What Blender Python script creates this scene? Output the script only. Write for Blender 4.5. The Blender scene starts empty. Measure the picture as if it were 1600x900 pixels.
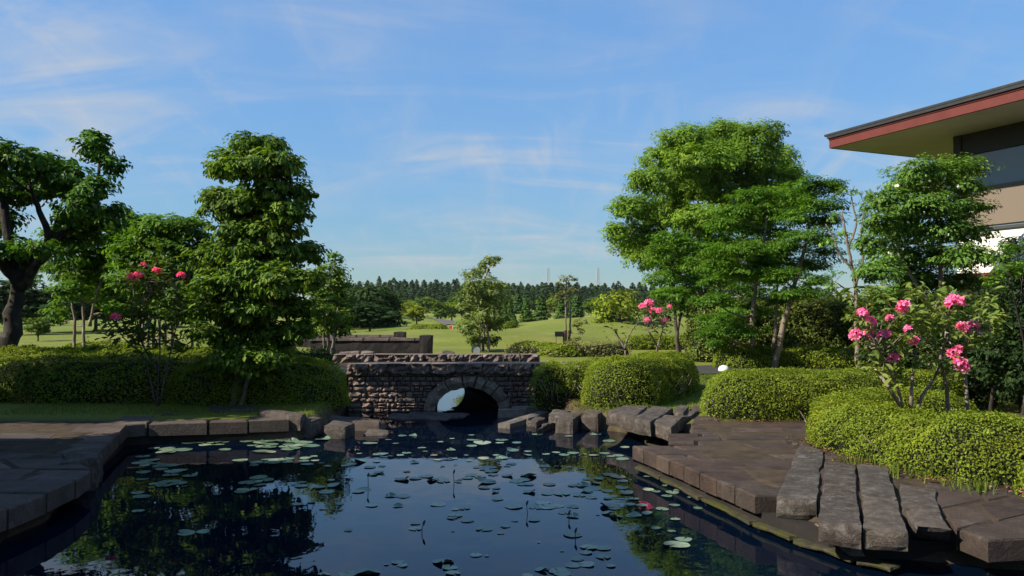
import bpy, math, random
import numpy as np
from mathutils import Vector, noise as mnoise
random.seed(7); rng = np.random.default_rng(7)
S = bpy.context.scene; COL = S.collection

# ---------------------------------------------------------------- camera, sky, sun, exposure
F, HC = 1230.0, 2.1                      # focal length in photo pixels (1600 wide), eye height above the water
PITCH = math.atan(40/F)
cam = bpy.data.cameras.new('camera'); cam.sensor_width = 36; cam.lens = F/1600*36
cam.clip_start = .1; cam.clip_end = 9000
camo = bpy.data.objects.new('camera', cam); COL.objects.link(camo)
camo.location = (0, 0, HC); camo.rotation_euler = (math.pi/2+PITCH, 0, 0); S.camera = camo
SUN_EL, SUN_AZ = math.radians(38), math.radians(19)      # azimuth: from straight left, turned towards the viewer
SDIR = Vector((-math.cos(SUN_AZ)*math.cos(SUN_EL), -math.sin(SUN_AZ)*math.cos(SUN_EL), math.sin(SUN_EL)))
W = bpy.data.worlds.new('World'); S.world = W; W.use_nodes = True
sl = bpy.data.lights.new('sun', 'SUN'); sl.energy = 5.0; sl.angle = math.radians(.53); sl.color = (1, .93, .80)
so = bpy.data.objects.new('sun', sl); COL.objects.link(so)
so.rotation_euler = SDIR.to_track_quat('Z', 'Y').to_euler()
def world_nodes():
    nt = W.node_tree; N = nt.nodes; L = nt.links; N.clear()
    def n(t, **k):
        o = N.new(t)
        for a, b in k.items(): setattr(o, a, b)
        return o
    sky = n('ShaderNodeTexSky', sky_type='NISHITA'); sky.sun_disc = False
    sky.sun_elevation = SUN_EL; sky.sun_rotation = math.atan2(SDIR.x, SDIR.y)
    sky.altitude = 50; sky.air_density = 1.0; sky.dust_density = 0; sky.ozone_density = 8
    tc = n('ShaderNodeTexCoord'); sp = n('ShaderNodeSeparateXYZ'); L.new(tc.outputs['Generated'], sp.inputs[0])
    def m(op, a, b=None, c=None):
        o = n('ShaderNodeMath', operation=op)
        for i, q in enumerate((a, b, c)):
            if q is None: continue
            if isinstance(q, (int, float)): o.inputs[i].default_value = q
            else: L.new(q, o.inputs[i])
        return o.outputs[0]
    zz = m('ADD', m('MAXIMUM', sp.outputs[2], 0), .30)
    cb = n('ShaderNodeCombineXYZ'); L.new(m('DIVIDE', sp.outputs[0], zz), cb.inputs[0]); L.new(m('DIVIDE', sp.outputs[1], zz), cb.inputs[1])
    def noise(loc, rot, sc, scale, det, rough, dist):
        mp = n('ShaderNodeMapping'); mp.inputs['Location'].default_value = loc; mp.inputs['Rotation'].default_value = (0, 0, rot)
        mp.inputs['Scale'].default_value = sc; L.new(cb.outputs[0], mp.inputs[0])
        t = n('ShaderNodeTexNoise'); t.inputs['Scale'].default_value = scale; t.inputs['Detail'].default_value = det
        t.inputs['Roughness'].default_value = rough; t.inputs['Distortion'].default_value = dist; L.new(mp.outputs[0], t.inputs[0])
        return t.outputs[0]
    def ramp(v, a, b):
        r = n('ShaderNodeMapRange', interpolation_type='SMOOTHSTEP'); r.inputs[1].default_value = a; r.inputs[2].default_value = b
        L.new(v, r.inputs[0]); return r.outputs[0]
    wisps = ramp(noise((6.588, 1.8, 0), .25, (.8, 2.2, 1), 2.2, 10, .60, .8), .42, .80)
    streak = ramp(noise((1.644, 1.041, 0), -.75, (3.4, .9, 1), 2.6, 9, .62, .6), .46, .80)
    mask = ramp(noise((7.778, 6.298, 0), .3, (1, 1.2, 1), .9, 3, .5, .3), .34, .62)
    veil = m('MULTIPLY', mask, m('ADD', m('MULTIPLY', wisps, .80), m('MULTIPLY', streak, .42)))
    veil = m('ADD', veil, m('MULTIPLY', mask, .07))
    fac = m('MULTIPLY', m('MINIMUM', veil, 1), .95)
    # the camera's soft shoulder for the bright horizon: c*4.73/(1+.724*G)
    sg = n('ShaderNodeSeparateColor'); L.new(sky.outputs[0], sg.inputs[0])
    k = m('DIVIDE', 4.73, m('MULTIPLY_ADD', sg.outputs[1], .724, 1.0))
    vm = n('ShaderNodeVectorMath', operation='SCALE'); L.new(sky.outputs[0], vm.inputs[0]); L.new(k, vm.inputs['Scale'])
    vt = n('ShaderNodeVectorMath', operation='MULTIPLY'); L.new(vm.outputs[0], vt.inputs[0]); vt.inputs[1].default_value = (.95, 1.0, .93); vm = vt
    mx = n('ShaderNodeMixRGB'); L.new(fac, mx.inputs[0]); L.new(vm.outputs[0], mx.inputs[1]); mx.inputs[2].default_value = (5.7, 5.9, 6.3, 1)
    bg = n('ShaderNodeBackground'); bg.inputs[1].default_value = .0605; L.new(mx.outputs[0], bg.inputs[0])
    out = n('ShaderNodeOutputWorld'); L.new(bg.outputs[0], out.inputs[0])
world_nodes()
S.view_settings.view_transform = 'Standard'; S.view_settings.look = 'None'
S.view_settings.exposure = 0.75; S.view_settings.gamma = 1.0; S.view_settings.use_curve_mapping = False
S.render.engine = 'CYCLES'; S.cycles.use_denoising = True
S.cycles.max_bounces = 6; S.cycles.diffuse_bounces = 2; S.cycles.glossy_bounces = 3; S.cycles.transmission_bounces = 3
S.cycles.caustics_reflective = False; S.cycles.caustics_refractive = False

# ---------------------------------------------------------------- helpers
def ray(u, v):
    x, y = (u-800)/F, (450-v)/F; c, s = math.cos(PITCH), math.sin(PITCH)
    return np.array((x, c-s*y, s+c*y))
def gp(u, v, z):                          # photo pixel -> point on the level z
    d = ray(u, v); return np.array((0, 0, HC)) + d*((z-HC)/d[2])
def dp(u, v, Y):                          # photo pixel -> point at distance Y
    d = ray(u, v); return np.array((0, 0, HC)) + d*(Y/d[1])
LOC = {}
def wloc(o): return LOC.get(o, np.zeros(3))
def tag(o, label=None, cat=None, group=None, kind=None):
    if label: o['label'] = label
    if cat: o['category'] = cat
    if group: o['group'] = group
    if kind: o['kind'] = kind
    return o
def thing(name, label, cat, loc, group=None):
    o = bpy.data.objects.new(name, None); COL.objects.link(o); o.location = tuple(loc); o.empty_display_size = .2
    LOC[o] = np.array(loc, float); return tag(o, label, cat, group)
def mdata(name, V, Fs, mat, smooth=False):
    me = bpy.data.meshes.new(name); V = np.asarray(V, np.float32)
    if isinstance(Fs, np.ndarray):
        k = Fs.shape[1]; nf = len(Fs)
        me.vertices.add(len(V)); me.vertices.foreach_set('co', V.ravel())
        me.loops.add(nf*k); me.loops.foreach_set('vertex_index', Fs.ravel().astype(np.int32))
        me.polygons.add(nf); me.polygons.foreach_set('loop_start', np.arange(0, nf*k, k, dtype=np.int32))
        me.update(calc_edges=True)
    else: me.from_pydata(V.tolist(), [], [list(f) for f in Fs]); me.update()
    if smooth: me.polygons.foreach_set('use_smooth', np.ones(len(me.polygons), bool))
    if mat: me.materials.append(mat)
    return me
def obj(name, V, Fs, mat, parent=None, origin=None, smooth=False):
    V = np.asarray(V, float)
    org = wloc(parent) if parent is not None else (np.array(origin, float) if origin is not None else np.zeros(3))
    o = bpy.data.objects.new(name, mdata(name, V-org, Fs, mat, smooth)); COL.objects.link(o)
    if parent is not None: o.parent = parent
    else: o.location = tuple(org)
    LOC[o] = org; return o
def inst(name, me, parent, pos, rot=(0, 0, 0), scale=(1, 1, 1)):     # a shared mesh placed in world position under its thing
    o = bpy.data.objects.new(name, me); COL.objects.link(o)
    p = wloc(parent) if parent is not None else np.zeros(3)
    if parent is not None: o.parent = parent
    o.location = tuple(np.array(pos, float)-p); o.rotation_euler = rot; o.scale = scale; LOC[o] = np.array(pos, float); return o
class MB:
    def __init__(s): s.V = []; s.F = []; s.n = 0
    def add(s, V, Fs):
        for f in Fs: s.F.append([int(i)+s.n for i in f])
        s.V.extend([tuple(v) for v in V]); s.n += len(V); return s
    def hexa(s, b, t):                    # bottom and top quads
        return s.add(list(b)+list(t), [(3,2,1,0),(4,5,6,7),(0,1,5,4),(1,2,6,5),(2,3,7,6),(3,0,4,7)])
    def box(s, lo, hi):
        x0,y0,z0 = lo; x1,y1,z1 = hi
        return s.hexa([(x0,y0,z0),(x1,y0,z0),(x1,y1,z0),(x0,y1,z0)], [(x0,y0,z1),(x1,y0,z1),(x1,y1,z1),(x0,y1,z1)])
    def tube(s, P, R, k=6):
        V, Q = tube(P, R, k); return s.add(V, Q)
    def build(s, name, mat, parent=None, origin=None, smooth=False): return obj(name, s.V, s.F, mat, parent, origin, smooth)
def tube(P, R, k=7):
    P = np.asarray(P, float); n = len(P); R = np.broadcast_to(np.asarray(R, float), (n,))
    T = np.gradient(P, axis=0); T /= np.linalg.norm(T, axis=1)[:, None]+1e-9
    ref = np.array((0, 0, 1.)) if abs(T[:, 2]).mean() < .8 else np.array((1., 0, 0))
    A = np.cross(T, ref); A /= np.linalg.norm(A, axis=1)[:, None]+1e-9; B = np.cross(T, A)
    a = np.linspace(0, 2*np.pi, k, endpoint=False)
    V = (P[:, None] + R[:, None, None]*(A[:, None]*np.cos(a)[None, :, None] + B[:, None]*np.sin(a)[None, :, None])).reshape(-1, 3)
    i = np.arange(n-1)[:, None]*k; j = np.arange(k)[None]; j2 = (j+1) % k
    Q = np.stack([i+j, i+j2, i+k+j2, i+k+j], -1).reshape(-1, 4)
    fs = Q.tolist()+[list(range(k))[::-1], list(range((n-1)*k, n*k))]
    return V, fs
def spline(P, m=6):
    P = np.asarray(P, float); Q = np.vstack([2*P[0]-P[1], P, 2*P[-1]-P[-2]]); out = []
    for i in range(1, len(Q)-2):
        for t in np.linspace(0, 1, m, endpoint=False):
            a, b, c, d = Q[i-1:i+3]
            out.append(.5*((2*b)+(c-a)*t+(2*a-5*b+4*c-d)*t*t+(3*b-a-3*c+d)*t**3))
    out.append(P[-1]); return np.array(out)

# ---------------------------------------------------------------- materials (procedural)
class MT:
    def __init__(s, name, rough=.8, spec=.3):
        s.m = bpy.data.materials.new(name); s.m.use_nodes = True; s.nt = s.m.node_tree
        s.b = s.nt.nodes['Principled BSDF']; s.out = s.nt.nodes['Material Output']
        s.b.inputs['Roughness'].default_value = rough; s.b.inputs['Specular IOR Level'].default_value = spec
        s.tc = s.nt.nodes.new('ShaderNodeTexCoord'); s.geo = s.nt.nodes.new('ShaderNodeNewGeometry')
    def link(s, a, b): s.nt.links.new(a, b)
    def node(s, t, **k):
        o = s.nt.nodes.new(t)
        for a, b in k.items(): setattr(o, a, b)
        return o
    def noise(s, scale, det=6, rough=.6, dist=0, vec=None, sc=None):
        t = s.node('ShaderNodeTexNoise'); t.inputs['Scale'].default_value = scale; t.inputs['Detail'].default_value = det
        t.inputs['Roughness'].default_value = rough; t.inputs['Distortion'].default_value = dist
        v = vec or s.geo.outputs['Position']
        if sc:
            mp = s.node('ShaderNodeMapping'); mp.inputs['Scale'].default_value = sc; s.link(v, mp.inputs[0]); v = mp.outputs[0]
        s.link(v, t.inputs[0]); return t.outputs[0]
    def ramp(s, v, stops):
        r = s.node('ShaderNodeValToRGB'); e = r.color_ramp.elements
        while len(e) < len(stops): e.new(.5)
        for q, (p, c) in zip(e, stops): q.position = p; q.color = (*c, 1)
        s.link(v, r.inputs[0]); return r.outputs[0]
    def rng(s, v, a, b, c=0, d=1):
        r = s.node('ShaderNodeMapRange'); 
        for i, q in enumerate((a, b, c, d)): r.inputs[i+1].default_value = q
        s.link(v, r.inputs[0]); return r.outputs[0]
    def mix(s, f, a, b, mode='MIX'):
        m = s.node('ShaderNodeMixRGB', blend_type=mode)
        for i, q in enumerate((f, a, b)):
            if hasattr(q, 'links'): s.link(q, m.inputs[i])
            elif isinstance(q, (int, float)): m.inputs[i].default_value = q
            else: m.inputs[i].default_value = (*q, 1)
        return m.outputs[0]
    def color(s, c):
        if hasattr(c, 'links'): s.link(c, s.b.inputs['Base Color'])
        else: s.b.inputs['Base Color'].default_value = (*c, 1)
    def bump(s, v, strength=.5, dist=.02):
        b = s.node('ShaderNodeBump'); b.inputs['Strength'].default_value = strength; b.inputs['Distance'].default_value = dist
        s.link(v, b.inputs['Height']); s.link(b.outputs[0], s.b.inputs['Normal'])
def leaf_mat(name, dark, mid, light, trans=.35, rough=.45, big=.5, spec=.12):
    M = MT(name, rough+.12, spec)
    c = M.ramp(M.geo.outputs['Random Per Island'], [(0, dark), (.45, mid), (1, light)])
    nz = M.noise(big*1.6, 4, .6); n = M.rng(nz, .3, .7, .68, 1.28)
    c = M.mix(1, c, n, 'MULTIPLY'); c = M.mix(M.rng(M.noise(big*.9, 3), .45, .7, 0, .5), c, M.mix(1, c, (1.3, 1.08, .7), 'MULTIPLY')); M.color(c)
    t = M.node('ShaderNodeBsdfTranslucent'); tc = M.mix(1, c, (1.5, 1.55, .55), 'MULTIPLY'); M.link(tc, t.inputs[0])
    mx = M.node('ShaderNodeMixShader'); mx.inputs[0].default_value = trans
    M.link(M.b.outputs[0], mx.inputs[1]); M.link(t.outputs[0], mx.inputs[2]); M.link(mx.outputs[0], M.out.inputs[0])
    return M.m
def bark_mat(name, a, b, lich):
    M = MT(name, .9, .15)
    c = M.ramp(M.noise(9, 7, .65, .3, sc=(1, 1, .3)), [(.3, a), (.6, b)])
    f = M.rng(M.noise(5, 5), .55, .68); c = M.mix(f, c, lich); M.color(c)
    M.bump(M.noise(30, 6, .7, sc=(1, 1, .25)), .7, .02); return M.m
def stone_mat(name, a, b, pale, pf=(.58, .72), bump=.5, hue=.35, scale=3, lich=None, moss=None):
    M = MT(name, .88, .2)
    oi = M.node('ShaderNodeObjectInfo')
    cx_ = M.node('ShaderNodeMath', operation='MULTIPLY'); cx_.inputs[1].default_value = 61.0; M.link(oi.outputs['Random'], cx_.inputs[0])
    va = M.node('ShaderNodeVectorMath', operation='ADD'); M.link(M.geo.outputs['Position'], va.inputs[0]); M.link(cx_.outputs[0], va.inputs[1]); PV_ = va.outputs[0]
    base = M.ramp(M.noise(scale, 9, .68, vec=PV_), [(.3, a), (.7, b)])
    tint = M.ramp(oi.outputs['Random'], [(0, (.66, .60, .58)), (.3, (1, .80, .75)), (.6, (.85, .84, .82)), (.8, (1.05, .93, .88)), (1, (1.35, 1.25, 1.15))])
    c = M.mix(hue, base, M.mix(1, base, tint, 'MULTIPLY'))
    c = M.mix(M.rng(M.noise(scale*1.3, 8, .72, .6, vec=PV_), pf[0], pf[1], 0, .75), c, pale)
    c = M.mix(M.rng(M.noise(scale*12, 5, .8, vec=PV_), .35, .6, .45, 0), c, (.02, .018, .016))
    c = M.mix(1, c, M.rng(M.noise(scale*.45, 6, .7, .8, vec=PV_), .32, .68, .68, 1.1), 'MULTIPLY')
    c = M.mix(M.rng(M.noise(scale*20, 4, .75, vec=PV_), .60, .72, 0, .4), c, pale)
    if lich: c = M.mix(M.rng(M.noise(scale*2.2, 7, .7, 1.2, vec=PV_), .68, .72, 0, .8), c, lich)
    if moss: c = M.mix(M.rng(M.noise(4, 6, .7, vec=PV_), moss[1], moss[1]+.1), c, moss[0])
    M.color(c); M.bump(M.noise(scale*9, 8, .72, vec=PV_), bump, .03); return M.m
def plain_mat(name, c, rough=.7, spec=.3, var=.15, scale=6):
    M = MT(name, rough, spec); c2 = tuple(q*(1-var) for q in c); c3 = tuple(min(1, q*(1+var)) for q in c)
    M.color(M.ramp(M.noise(scale, 6), [(.3, c2), (.7, c3)])); return M.m
m_mag = leaf_mat('leaf_magnolia', (.03, .08, .010), (.055, .13, .014), (.11, .21, .022), .25, .38)
m_dog = leaf_mat('leaf_dogwood', (.045, .10, .012), (.085, .165, .018), (.19, .25, .035), .3, .42)
m_thin = leaf_mat('leaf_thin_trees', (.04, .10, .010), (.075, .165, .016), (.14, .24, .025), .38)
m_big = leaf_mat('leaf_big_tree', (.075, .145, .016), (.135, .24, .028), (.22, .335, .045), .38, .5, .35)
m_maple = leaf_mat('leaf_maple', (.038, .10, .010), (.068, .16, .015), (.125, .235, .024), .35, .5)
m_dense = leaf_mat('leaf_dense_tree', (.055, .115, .02), (.095, .19, .03), (.17, .28, .05), .3, .42)
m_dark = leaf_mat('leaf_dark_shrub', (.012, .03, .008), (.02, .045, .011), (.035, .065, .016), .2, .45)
m_hedge = leaf_mat('leaf_azalea_hedge', (.11, .165, .015), (.165, .222, .021), (.24, .285, .032), .3, .5, 2.0)
m_camel = leaf_mat('leaf_tall_hedge', (0.049, 0.084, 0.014), (0.098, 0.140, 0.024), (0.182, 0.210, 0.042), .22, .35, 1.2)
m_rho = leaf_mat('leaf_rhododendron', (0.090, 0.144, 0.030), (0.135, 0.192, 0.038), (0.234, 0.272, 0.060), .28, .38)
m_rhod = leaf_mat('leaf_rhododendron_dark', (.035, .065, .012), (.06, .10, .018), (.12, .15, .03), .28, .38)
m_flower = leaf_mat('petal_pink', (.80, .09, .33), (.90, .19, .48), (.95, .34, .62), .35, .5, 8)
m_flowerd = leaf_mat('petal_red_pink', (.70, .05, .17), (.80, .10, .27), (.88, .20, .38), .35, .5, 8)
m_white = leaf_mat('petal_white', (.6, .6, .5), (.7, .7, .6), (.8, .8, .7), .3)
m_con = leaf_mat('leaf_conifer', (.02, .042, .014), (.033, .066, .02), (.055, .10, .03), .15, .7, .02)
m_con2 = leaf_mat('leaf_conifer_near', (0.034, 0.075, 0.017), (0.054, 0.108, 0.022), (0.085, 0.143, 0.029), .2, .6, .05)
m_rnd = leaf_mat('leaf_far_round', (0.054, 0.104, 0.018), (0.090, 0.152, 0.023), (0.135, 0.200, 0.031), .25, .6, .05)
m_rndy = leaf_mat('leaf_far_yellow', (0.120, 0.168, 0.022), (0.180, 0.231, 0.026), (0.255, 0.294, 0.036), .3, .6, .3)
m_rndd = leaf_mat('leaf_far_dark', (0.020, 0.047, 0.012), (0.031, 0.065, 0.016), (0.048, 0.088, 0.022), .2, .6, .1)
m_pale = leaf_mat('leaf_pale_sparse', (.10, .11, .03), (.15, .16, .05), (.24, .22, .10), .3)
m_grass = leaf_mat('grass_blades', (0.065, 0.106, 0.017), (0.111, 0.163, 0.022), (0.169, 0.213, 0.039), .35, .5, 1)
m_litter = leaf_mat('dead_leaves', (.06, .03, .015), (.13, .07, .03), (.24, .14, .07), .1, .8)
m_bark = bark_mat('bark_grey', (.045, .035, .028), (.10, .08, .065), (.16, .15, .13))
m_barkp = bark_mat('bark_pale', (.11, .085, .065), (.22, .17, .13), (.34, .31, .27))
m_barkd = bark_mat('bark_dark', (.018, .015, .012), (.045, .036, .03), (.09, .085, .07))
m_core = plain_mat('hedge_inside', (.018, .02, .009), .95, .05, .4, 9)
m_slab = stone_mat('stone_paving', (.043, .033, .026), (.105, .079, .063), (.19, .16, .135), (.55, .80), .8, 1.0, 3.6)
m_slabl = stone_mat('stone_paving_left', (.08, .064, .052), (.15, .122, .10), (.22, .19, .165), (.58, .8), .6, .8, 2.8)
m_block = stone_mat('stone_rough_block', (.06, .049, .04), (.15, .126, .104), (.30, .275, .24), (.48, .72), 1.0, .7, 7, lich=(.33, .33, .25))
m_bridge = stone_mat('stone_bridge', (.19, .15, .125), (.37, .295, .25), (.50, .44, .385), (.5, .75), .9, 1.0, 6)
m_cope = stone_mat('stone_coping', (.16, .128, .108), (.32, .26, .222), (.43, .375, .33), (.55, .8), .9, .6, 5)
m_arch = stone_mat('stone_arch', (.19, .155, .12), (.37, .31, .25), (.50, .44, .37), (.52, .75), 1.0, .5, 7)
m_mortar = stone_mat('stone_joint', (.02, .017, .015), (.035, .03, .026), (.05, .045, .04))
m_dwall = stone_mat('stone_far_wall', (.028, .024, .021), (.06, .05, .043), (.10, .09, .08), (.6, .8), .7, .3, 2)
m_wedge = stone_mat('stone_pale_wedge', (.16, .13, .10), (.27, .225, .18), (.36, .32, .27), (.5, .7), .5, .3, 4)
m_ledge = stone_mat('stone_mossy_ledge', (.04, .035, .022), (.085, .075, .045), (.15, .135, .085), (.5, .7), .8, .2, 6, moss=((.06, .062, .014), .46))
m_conc = stone_mat('stone_kerb', (.11, .095, .08), (.19, .165, .14), (.27, .25, .22), (.5, .7), .4, .3, 3)
m_boulder = stone_mat('stone_boulder', (.10, .085, .07), (.19, .16, .13), (.28, .25, .22), (.5, .7), .8, .3, 5)
m_soil = stone_mat('soil_bank', (.035, .026, .018), (.075, .055, .038), (.13, .10, .07), (.55, .75), 1, .2, 4)
def ground_mat():
    M = MT('lawn', .9, .1)
    g = M.ramp(M.noise(.35, 8, .65), [(.28, (.115, .14, .022)), (.5, (.155, .172, .030)), (.72, (.22, .21, .055))])
    f = M.rng(M.noise(14, 6, .75), .3, .7, .62, 1.3); g = M.mix(1, g, f, 'MULTIPLY')
    fw = M.ramp(M.noise(.07, 5, .65, .6), [(.34, (.07, .125, .02)), (.46, (.125, .17, .03)), (.54, (.17, .19, .04)), (.7, (.26, .25, .08))])
    at = M.node('ShaderNodeAttribute'); at.attribute_name = 'zone'
    sx = M.node('ShaderNodeSeparateColor'); M.link(at.outputs['Color'], sx.inputs[0])
    c = M.mix(sx.outputs[1], g, M.mix(.22, fw, g))
    soil = M.ramp(M.noise(5, 8, .7), [(.3, (.035, .026, .018)), (.7, (.09, .065, .042))])
    c = M.mix(sx.outputs[0], c, soil); M.color(c)
    M.bump(M.noise(40, 5, .8), .6, .03); return M.m
m_lawn = ground_mat()
def water_mat():
    M = MT('pond_water', .015, .5); M.color((.001, .004, .0115)); M.b.inputs['IOR'].default_value = 1.31
    a = M.noise(2.2, 3, .5, .3, sc=(1, .8, 1)); b = M.noise(.55, 2, .5); 
    h = M.mix(.35, a, b); M.bump(h, .05, .10); return M.m
m_water = water_mat()
def pad_mat(name, a, b, c):
    M = MT(name, .36, .5)
    oi = M.node('ShaderNodeObjectInfo')
    col = M.ramp(oi.outputs['Random'], [(0, a), (.6, b), (.9, c), (1, (.20, .15, .05))])
    f = M.rng(M.noise(22, 5, .7), .3, .7, .7, 1.25); col = M.mix(1, col, f, 'MULTIPLY')
    f2 = M.rng(M.noise(12, 4, .6), .66, .74, 0, .7); M.color(M.mix(f2, col, (.22, .20, .10)))
    M.bump(M.noise(40, 3), .25, .01); return M.m
m_pad = pad_mat('lily_pad', (.07, .125, .08), (.14, .205, .125), (.26, .30, .19))
m_stalk = plain_mat('lily_stalk', (.04, .055, .03), .6)
m_asph = stone_mat('asphalt', (.05, .048, .046), (.075, .07, .068), (.10, .095, .09), (.6, .8), .3, .1, 20)
m_soffit = plain_mat('soffit_board', (.40, .37, .335), .8, .2, .08, 2)
m_fascia = plain_mat('fascia_red', (.115, .026, .020), .7, .25, .15, 3)
m_tile = plain_mat('roof_tile', (.018, .019, .018), .6, .4, .3, 8)
m_brown = plain_mat('dark_beam', (.028, .02, .016), .5, .4, .2)
m_plaster = plain_mat('white_plaster', (.78, .74, .66), .85, .2, .03, 1)
m_sill = plain_mat('sill_metal', (.05, .052, .05), .4, .5)
m_teal = plain_mat('teal_strip', (.05, .28, .30), .4, .4)
m_band = plain_mat('red_brown_band', (.13, .045, .035), .6, .3)
m_black = plain_mat('black_paint', (.015, .015, .015), .4, .4)
m_metal = plain_mat('grey_metal', (.25, .26, .27), .4, .5)
m_lampw = plain_mat('white_globe', (.75, .76, .78), .25, .5, .02)
m_stake = plain_mat('wood_stake', (.10, .07, .045), .9, .1, .3, 10)
m_tower = plain_mat('galvanised_lattice', (.30, .31, .33), .5, .4)
m_red = plain_mat('red_flag', (.6, .03, .02), .6)
def blind_mat():
    M = MT('bamboo_blind', .85, .2); w = M.node('ShaderNodeTexWave', wave_type='BANDS', bands_direction='Z')
    w.inputs['Scale'].default_value = 22; w.inputs['Distortion'].default_value = .6; M.link(M.geo.outputs['Position'], w.inputs[0])
    M.color(M.ramp(w.outputs[0], [(0, (.16, .125, .093)), (1, (.205, .162, .124))])); M.bump(w.outputs[0], .3, .01); return M.m
m_blind = blind_mat()
def glass_mat():
    M = MT('window_glass', .04, .5); M.color((.15, .165, .17)); M.b.inputs['Coat Weight'].default_value = .4; M.b.inputs['Coat Roughness'].default_value = .03; return M.m
m_glass = glass_mat()

# ---------------------------------------------------------------- ground
POND = np.array([(-5.0, 1.5), (-4.75, 8), (-5.5, 10), (-6.3, 12.6), (-5.8, 12.85), (-3.6, 13.2), (-3.3, 14.2), (-3.7, 17), (-3.7, 21.2), (-6.5, 24),
    (-7, 27.2), (-1.6, 27.2), (-1.0, 24), (1.0, 21.2), (1.0, 17), (1.0, 15.4), (1.15, 14.7), (1.9, 14.1), (2.75, 13.3), (2.75, 11), (2.0, 10.3), (2.6, 7.6), (3.0, 7.0), (4.0, 6.6), (5.5, 6.2), (7.5, 5.5), (7.5, 1.5)])
def poly_sd(px, py, P):                  # signed distance, positive inside
    d = np.full(px.shape, 1e9); ins = np.zeros(px.shape, bool); n = len(P)
    for i in range(n):
        a, b = P[i], P[(i+1) % n]; e = b-a; wx, wy = px-a[0], py-a[1]
        t = np.clip((wx*e[0]+wy*e[1])/(e@e), 0, 1)
        d = np.minimum(d, np.hypot(wx-e[0]*t, wy-e[1]*t))
        c = ((a[1] > py) != (b[1] > py)) & (px < (b[0]-a[0])*(py-a[1])/((b[1]-a[1]) or 1e-9)+a[0]); ins ^= c
    return np.where(ins, d, -d)
BUMPS = [(-4.9, 19.2, 1.5, 2.6, .36), (2.6, 19.6, 1.8, 2.6, .34), (-15, 30, 9, 9, .55), (-.5, 41, 4.6, 4, .62), (6.8, 48, 4.5, 4.5, .62), (5, 62, 6, 5, .8), (-5.5, 52, 6, 5, .4), (15, 66, 9, 8, 1.2), (-3, 70, 9, 6, .55), (3, 78, 6, 5, .6), (-10, 84, 8, 7, .6), (22, 44, 8, 8, .5),
         (10, 95, 14, 9, .6), (-22, 90, 12, 9, .6), (-18, 142, 14, 14, -.7), (26, 120, 18, 12, 1.2), (3, 128, 14, 10, .5)]
def T(x, y):
    x = np.asarray(x, float); y = np.asarray(y, float)
    z = np.interp(y, [-50, 14, 20, 35, 60, 120, 180, 260, 400, 700, 4000], [.30, .34, .42, .46, .62, 1.05, 1.7, 4.2, 9, 13, 13])
    for bx, by, sx, sy, h in BUMPS: z = z+h*np.exp(-((x-bx)/sx)**2-((y-by)/sy)**2)
    far = np.clip((y-40)/100, 0, 1); z = z+far*.34*(np.sin(x*.11+y*.05)+np.sin(y*.13-x*.06+1.3)+.6*np.sin(x*.23-y*.09+.7))
    s = poly_sd(x, y, POND); t = np.clip((s+.15)/.55, 0, 1); t = t*t*(3-2*t)
    return z*(1-t)-.75*t
def Tz(x, y): return float(T(np.array([x]), np.array([y]))[0])
def build_ground():
    def axis(lo, a, b, hi, step, g):
        v = list(np.arange(a, b+1e-6, step)); s = step; q = b
        while q < hi: s *= g; q += s; v.append(q)
        s = step; q = a; pre = []
        while q > lo: s *= g; q -= s; pre.append(q)
        return np.array(pre[::-1]+v)
    X = axis(-3500, -11, 11, 3500, .2, 1.08); Y = axis(-600, 2, 30, 5000, .2, 1.05)
    gx, gy = np.meshgrid(X, Y); z = T(gx, gy); nx, ny = len(X), len(Y)
    V = np.stack([gx, gy, z], -1).reshape(-1, 3)
    i = (np.arange(ny-1)[:, None]*nx+np.arange(nx-1)[None]).ravel()
    o = obj('ground', V, np.stack([i, i+1, i+nx+1, i+nx], -1), m_lawn, smooth=True); tag(o, kind='structure')
    sd = poly_sd(gx, gy, POND).ravel(); x, y = V[:, 0], V[:, 1]
    soil = np.clip((sd+.25)/.2, 0, 1)
    soil = np.maximum(soil, np.clip(1-np.hypot((x-6)/3.2, (y-10.5)/3.2), 0, .35)/.35*((x > 3.4)))
    soil = np.maximum(soil, .8*np.clip(1.6-np.hypot((x-1.3)/1.0, (y-15.6)/1.4), 0, 1))
    soil = np.maximum(soil, np.clip((13.3-y)/.5, 0, 1)*(np.abs(x) > 2))
    fair = np.clip((y-40)/40, 0, 1)
    at = o.data.color_attributes.new('zone', 'FLOAT_COLOR', 'POINT')
    at.data.foreach_set('color', np.stack([soil, fair, soil*0, soil*0+1], -1).astype(np.float32).ravel())
build_ground()
def sheet(name, pts, z, mat): 
    V = [(x, y, z) for x, y in pts]; return tag(obj(name, V, [list(range(len(V)))], mat), kind='structure')
sheet('pond_water', [(-9, .8), (9.5, .8), (9.5, 28.5), (-9, 28.5)], 0, m_water)
fp = gp(668, 500, .92)
sheet('far_pond_water', [(fp[0]+math.cos(a)*11*(1+.15*math.sin(3*a)), fp[1]+math.sin(a)*13) for a in np.linspace(0, 2*math.pi, 28, endpoint=False)], .80, m_water)
def path_strip(name, P, w, mat, lift=.03, zs=None):
    P = spline([(x, y, 0) for x, y in P], 10); t = np.gradient(P, axis=0); t /= np.linalg.norm(t, axis=1)[:, None]; n = np.stack([-t[:, 1], t[:, 0]], -1)
    k = 9; s = np.linspace(-1, 1, k); q = P[:, None, :2]+n[:, None]*s[None, :, None]*w
    z = T(q[..., 0], q[..., 1])+lift
    if zs is not None: z = np.maximum(z, zs)
    V = np.concatenate([q, z[..., None]], -1).reshape(-1, 3)
    i = (np.arange(len(P)-1)[:, None]*k+np.arange(k-1)[None]).ravel()
    return tag(obj(name, V, np.stack([i, i+k, i+k+1, i+1], -1), mat, smooth=True), kind='structure')
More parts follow.
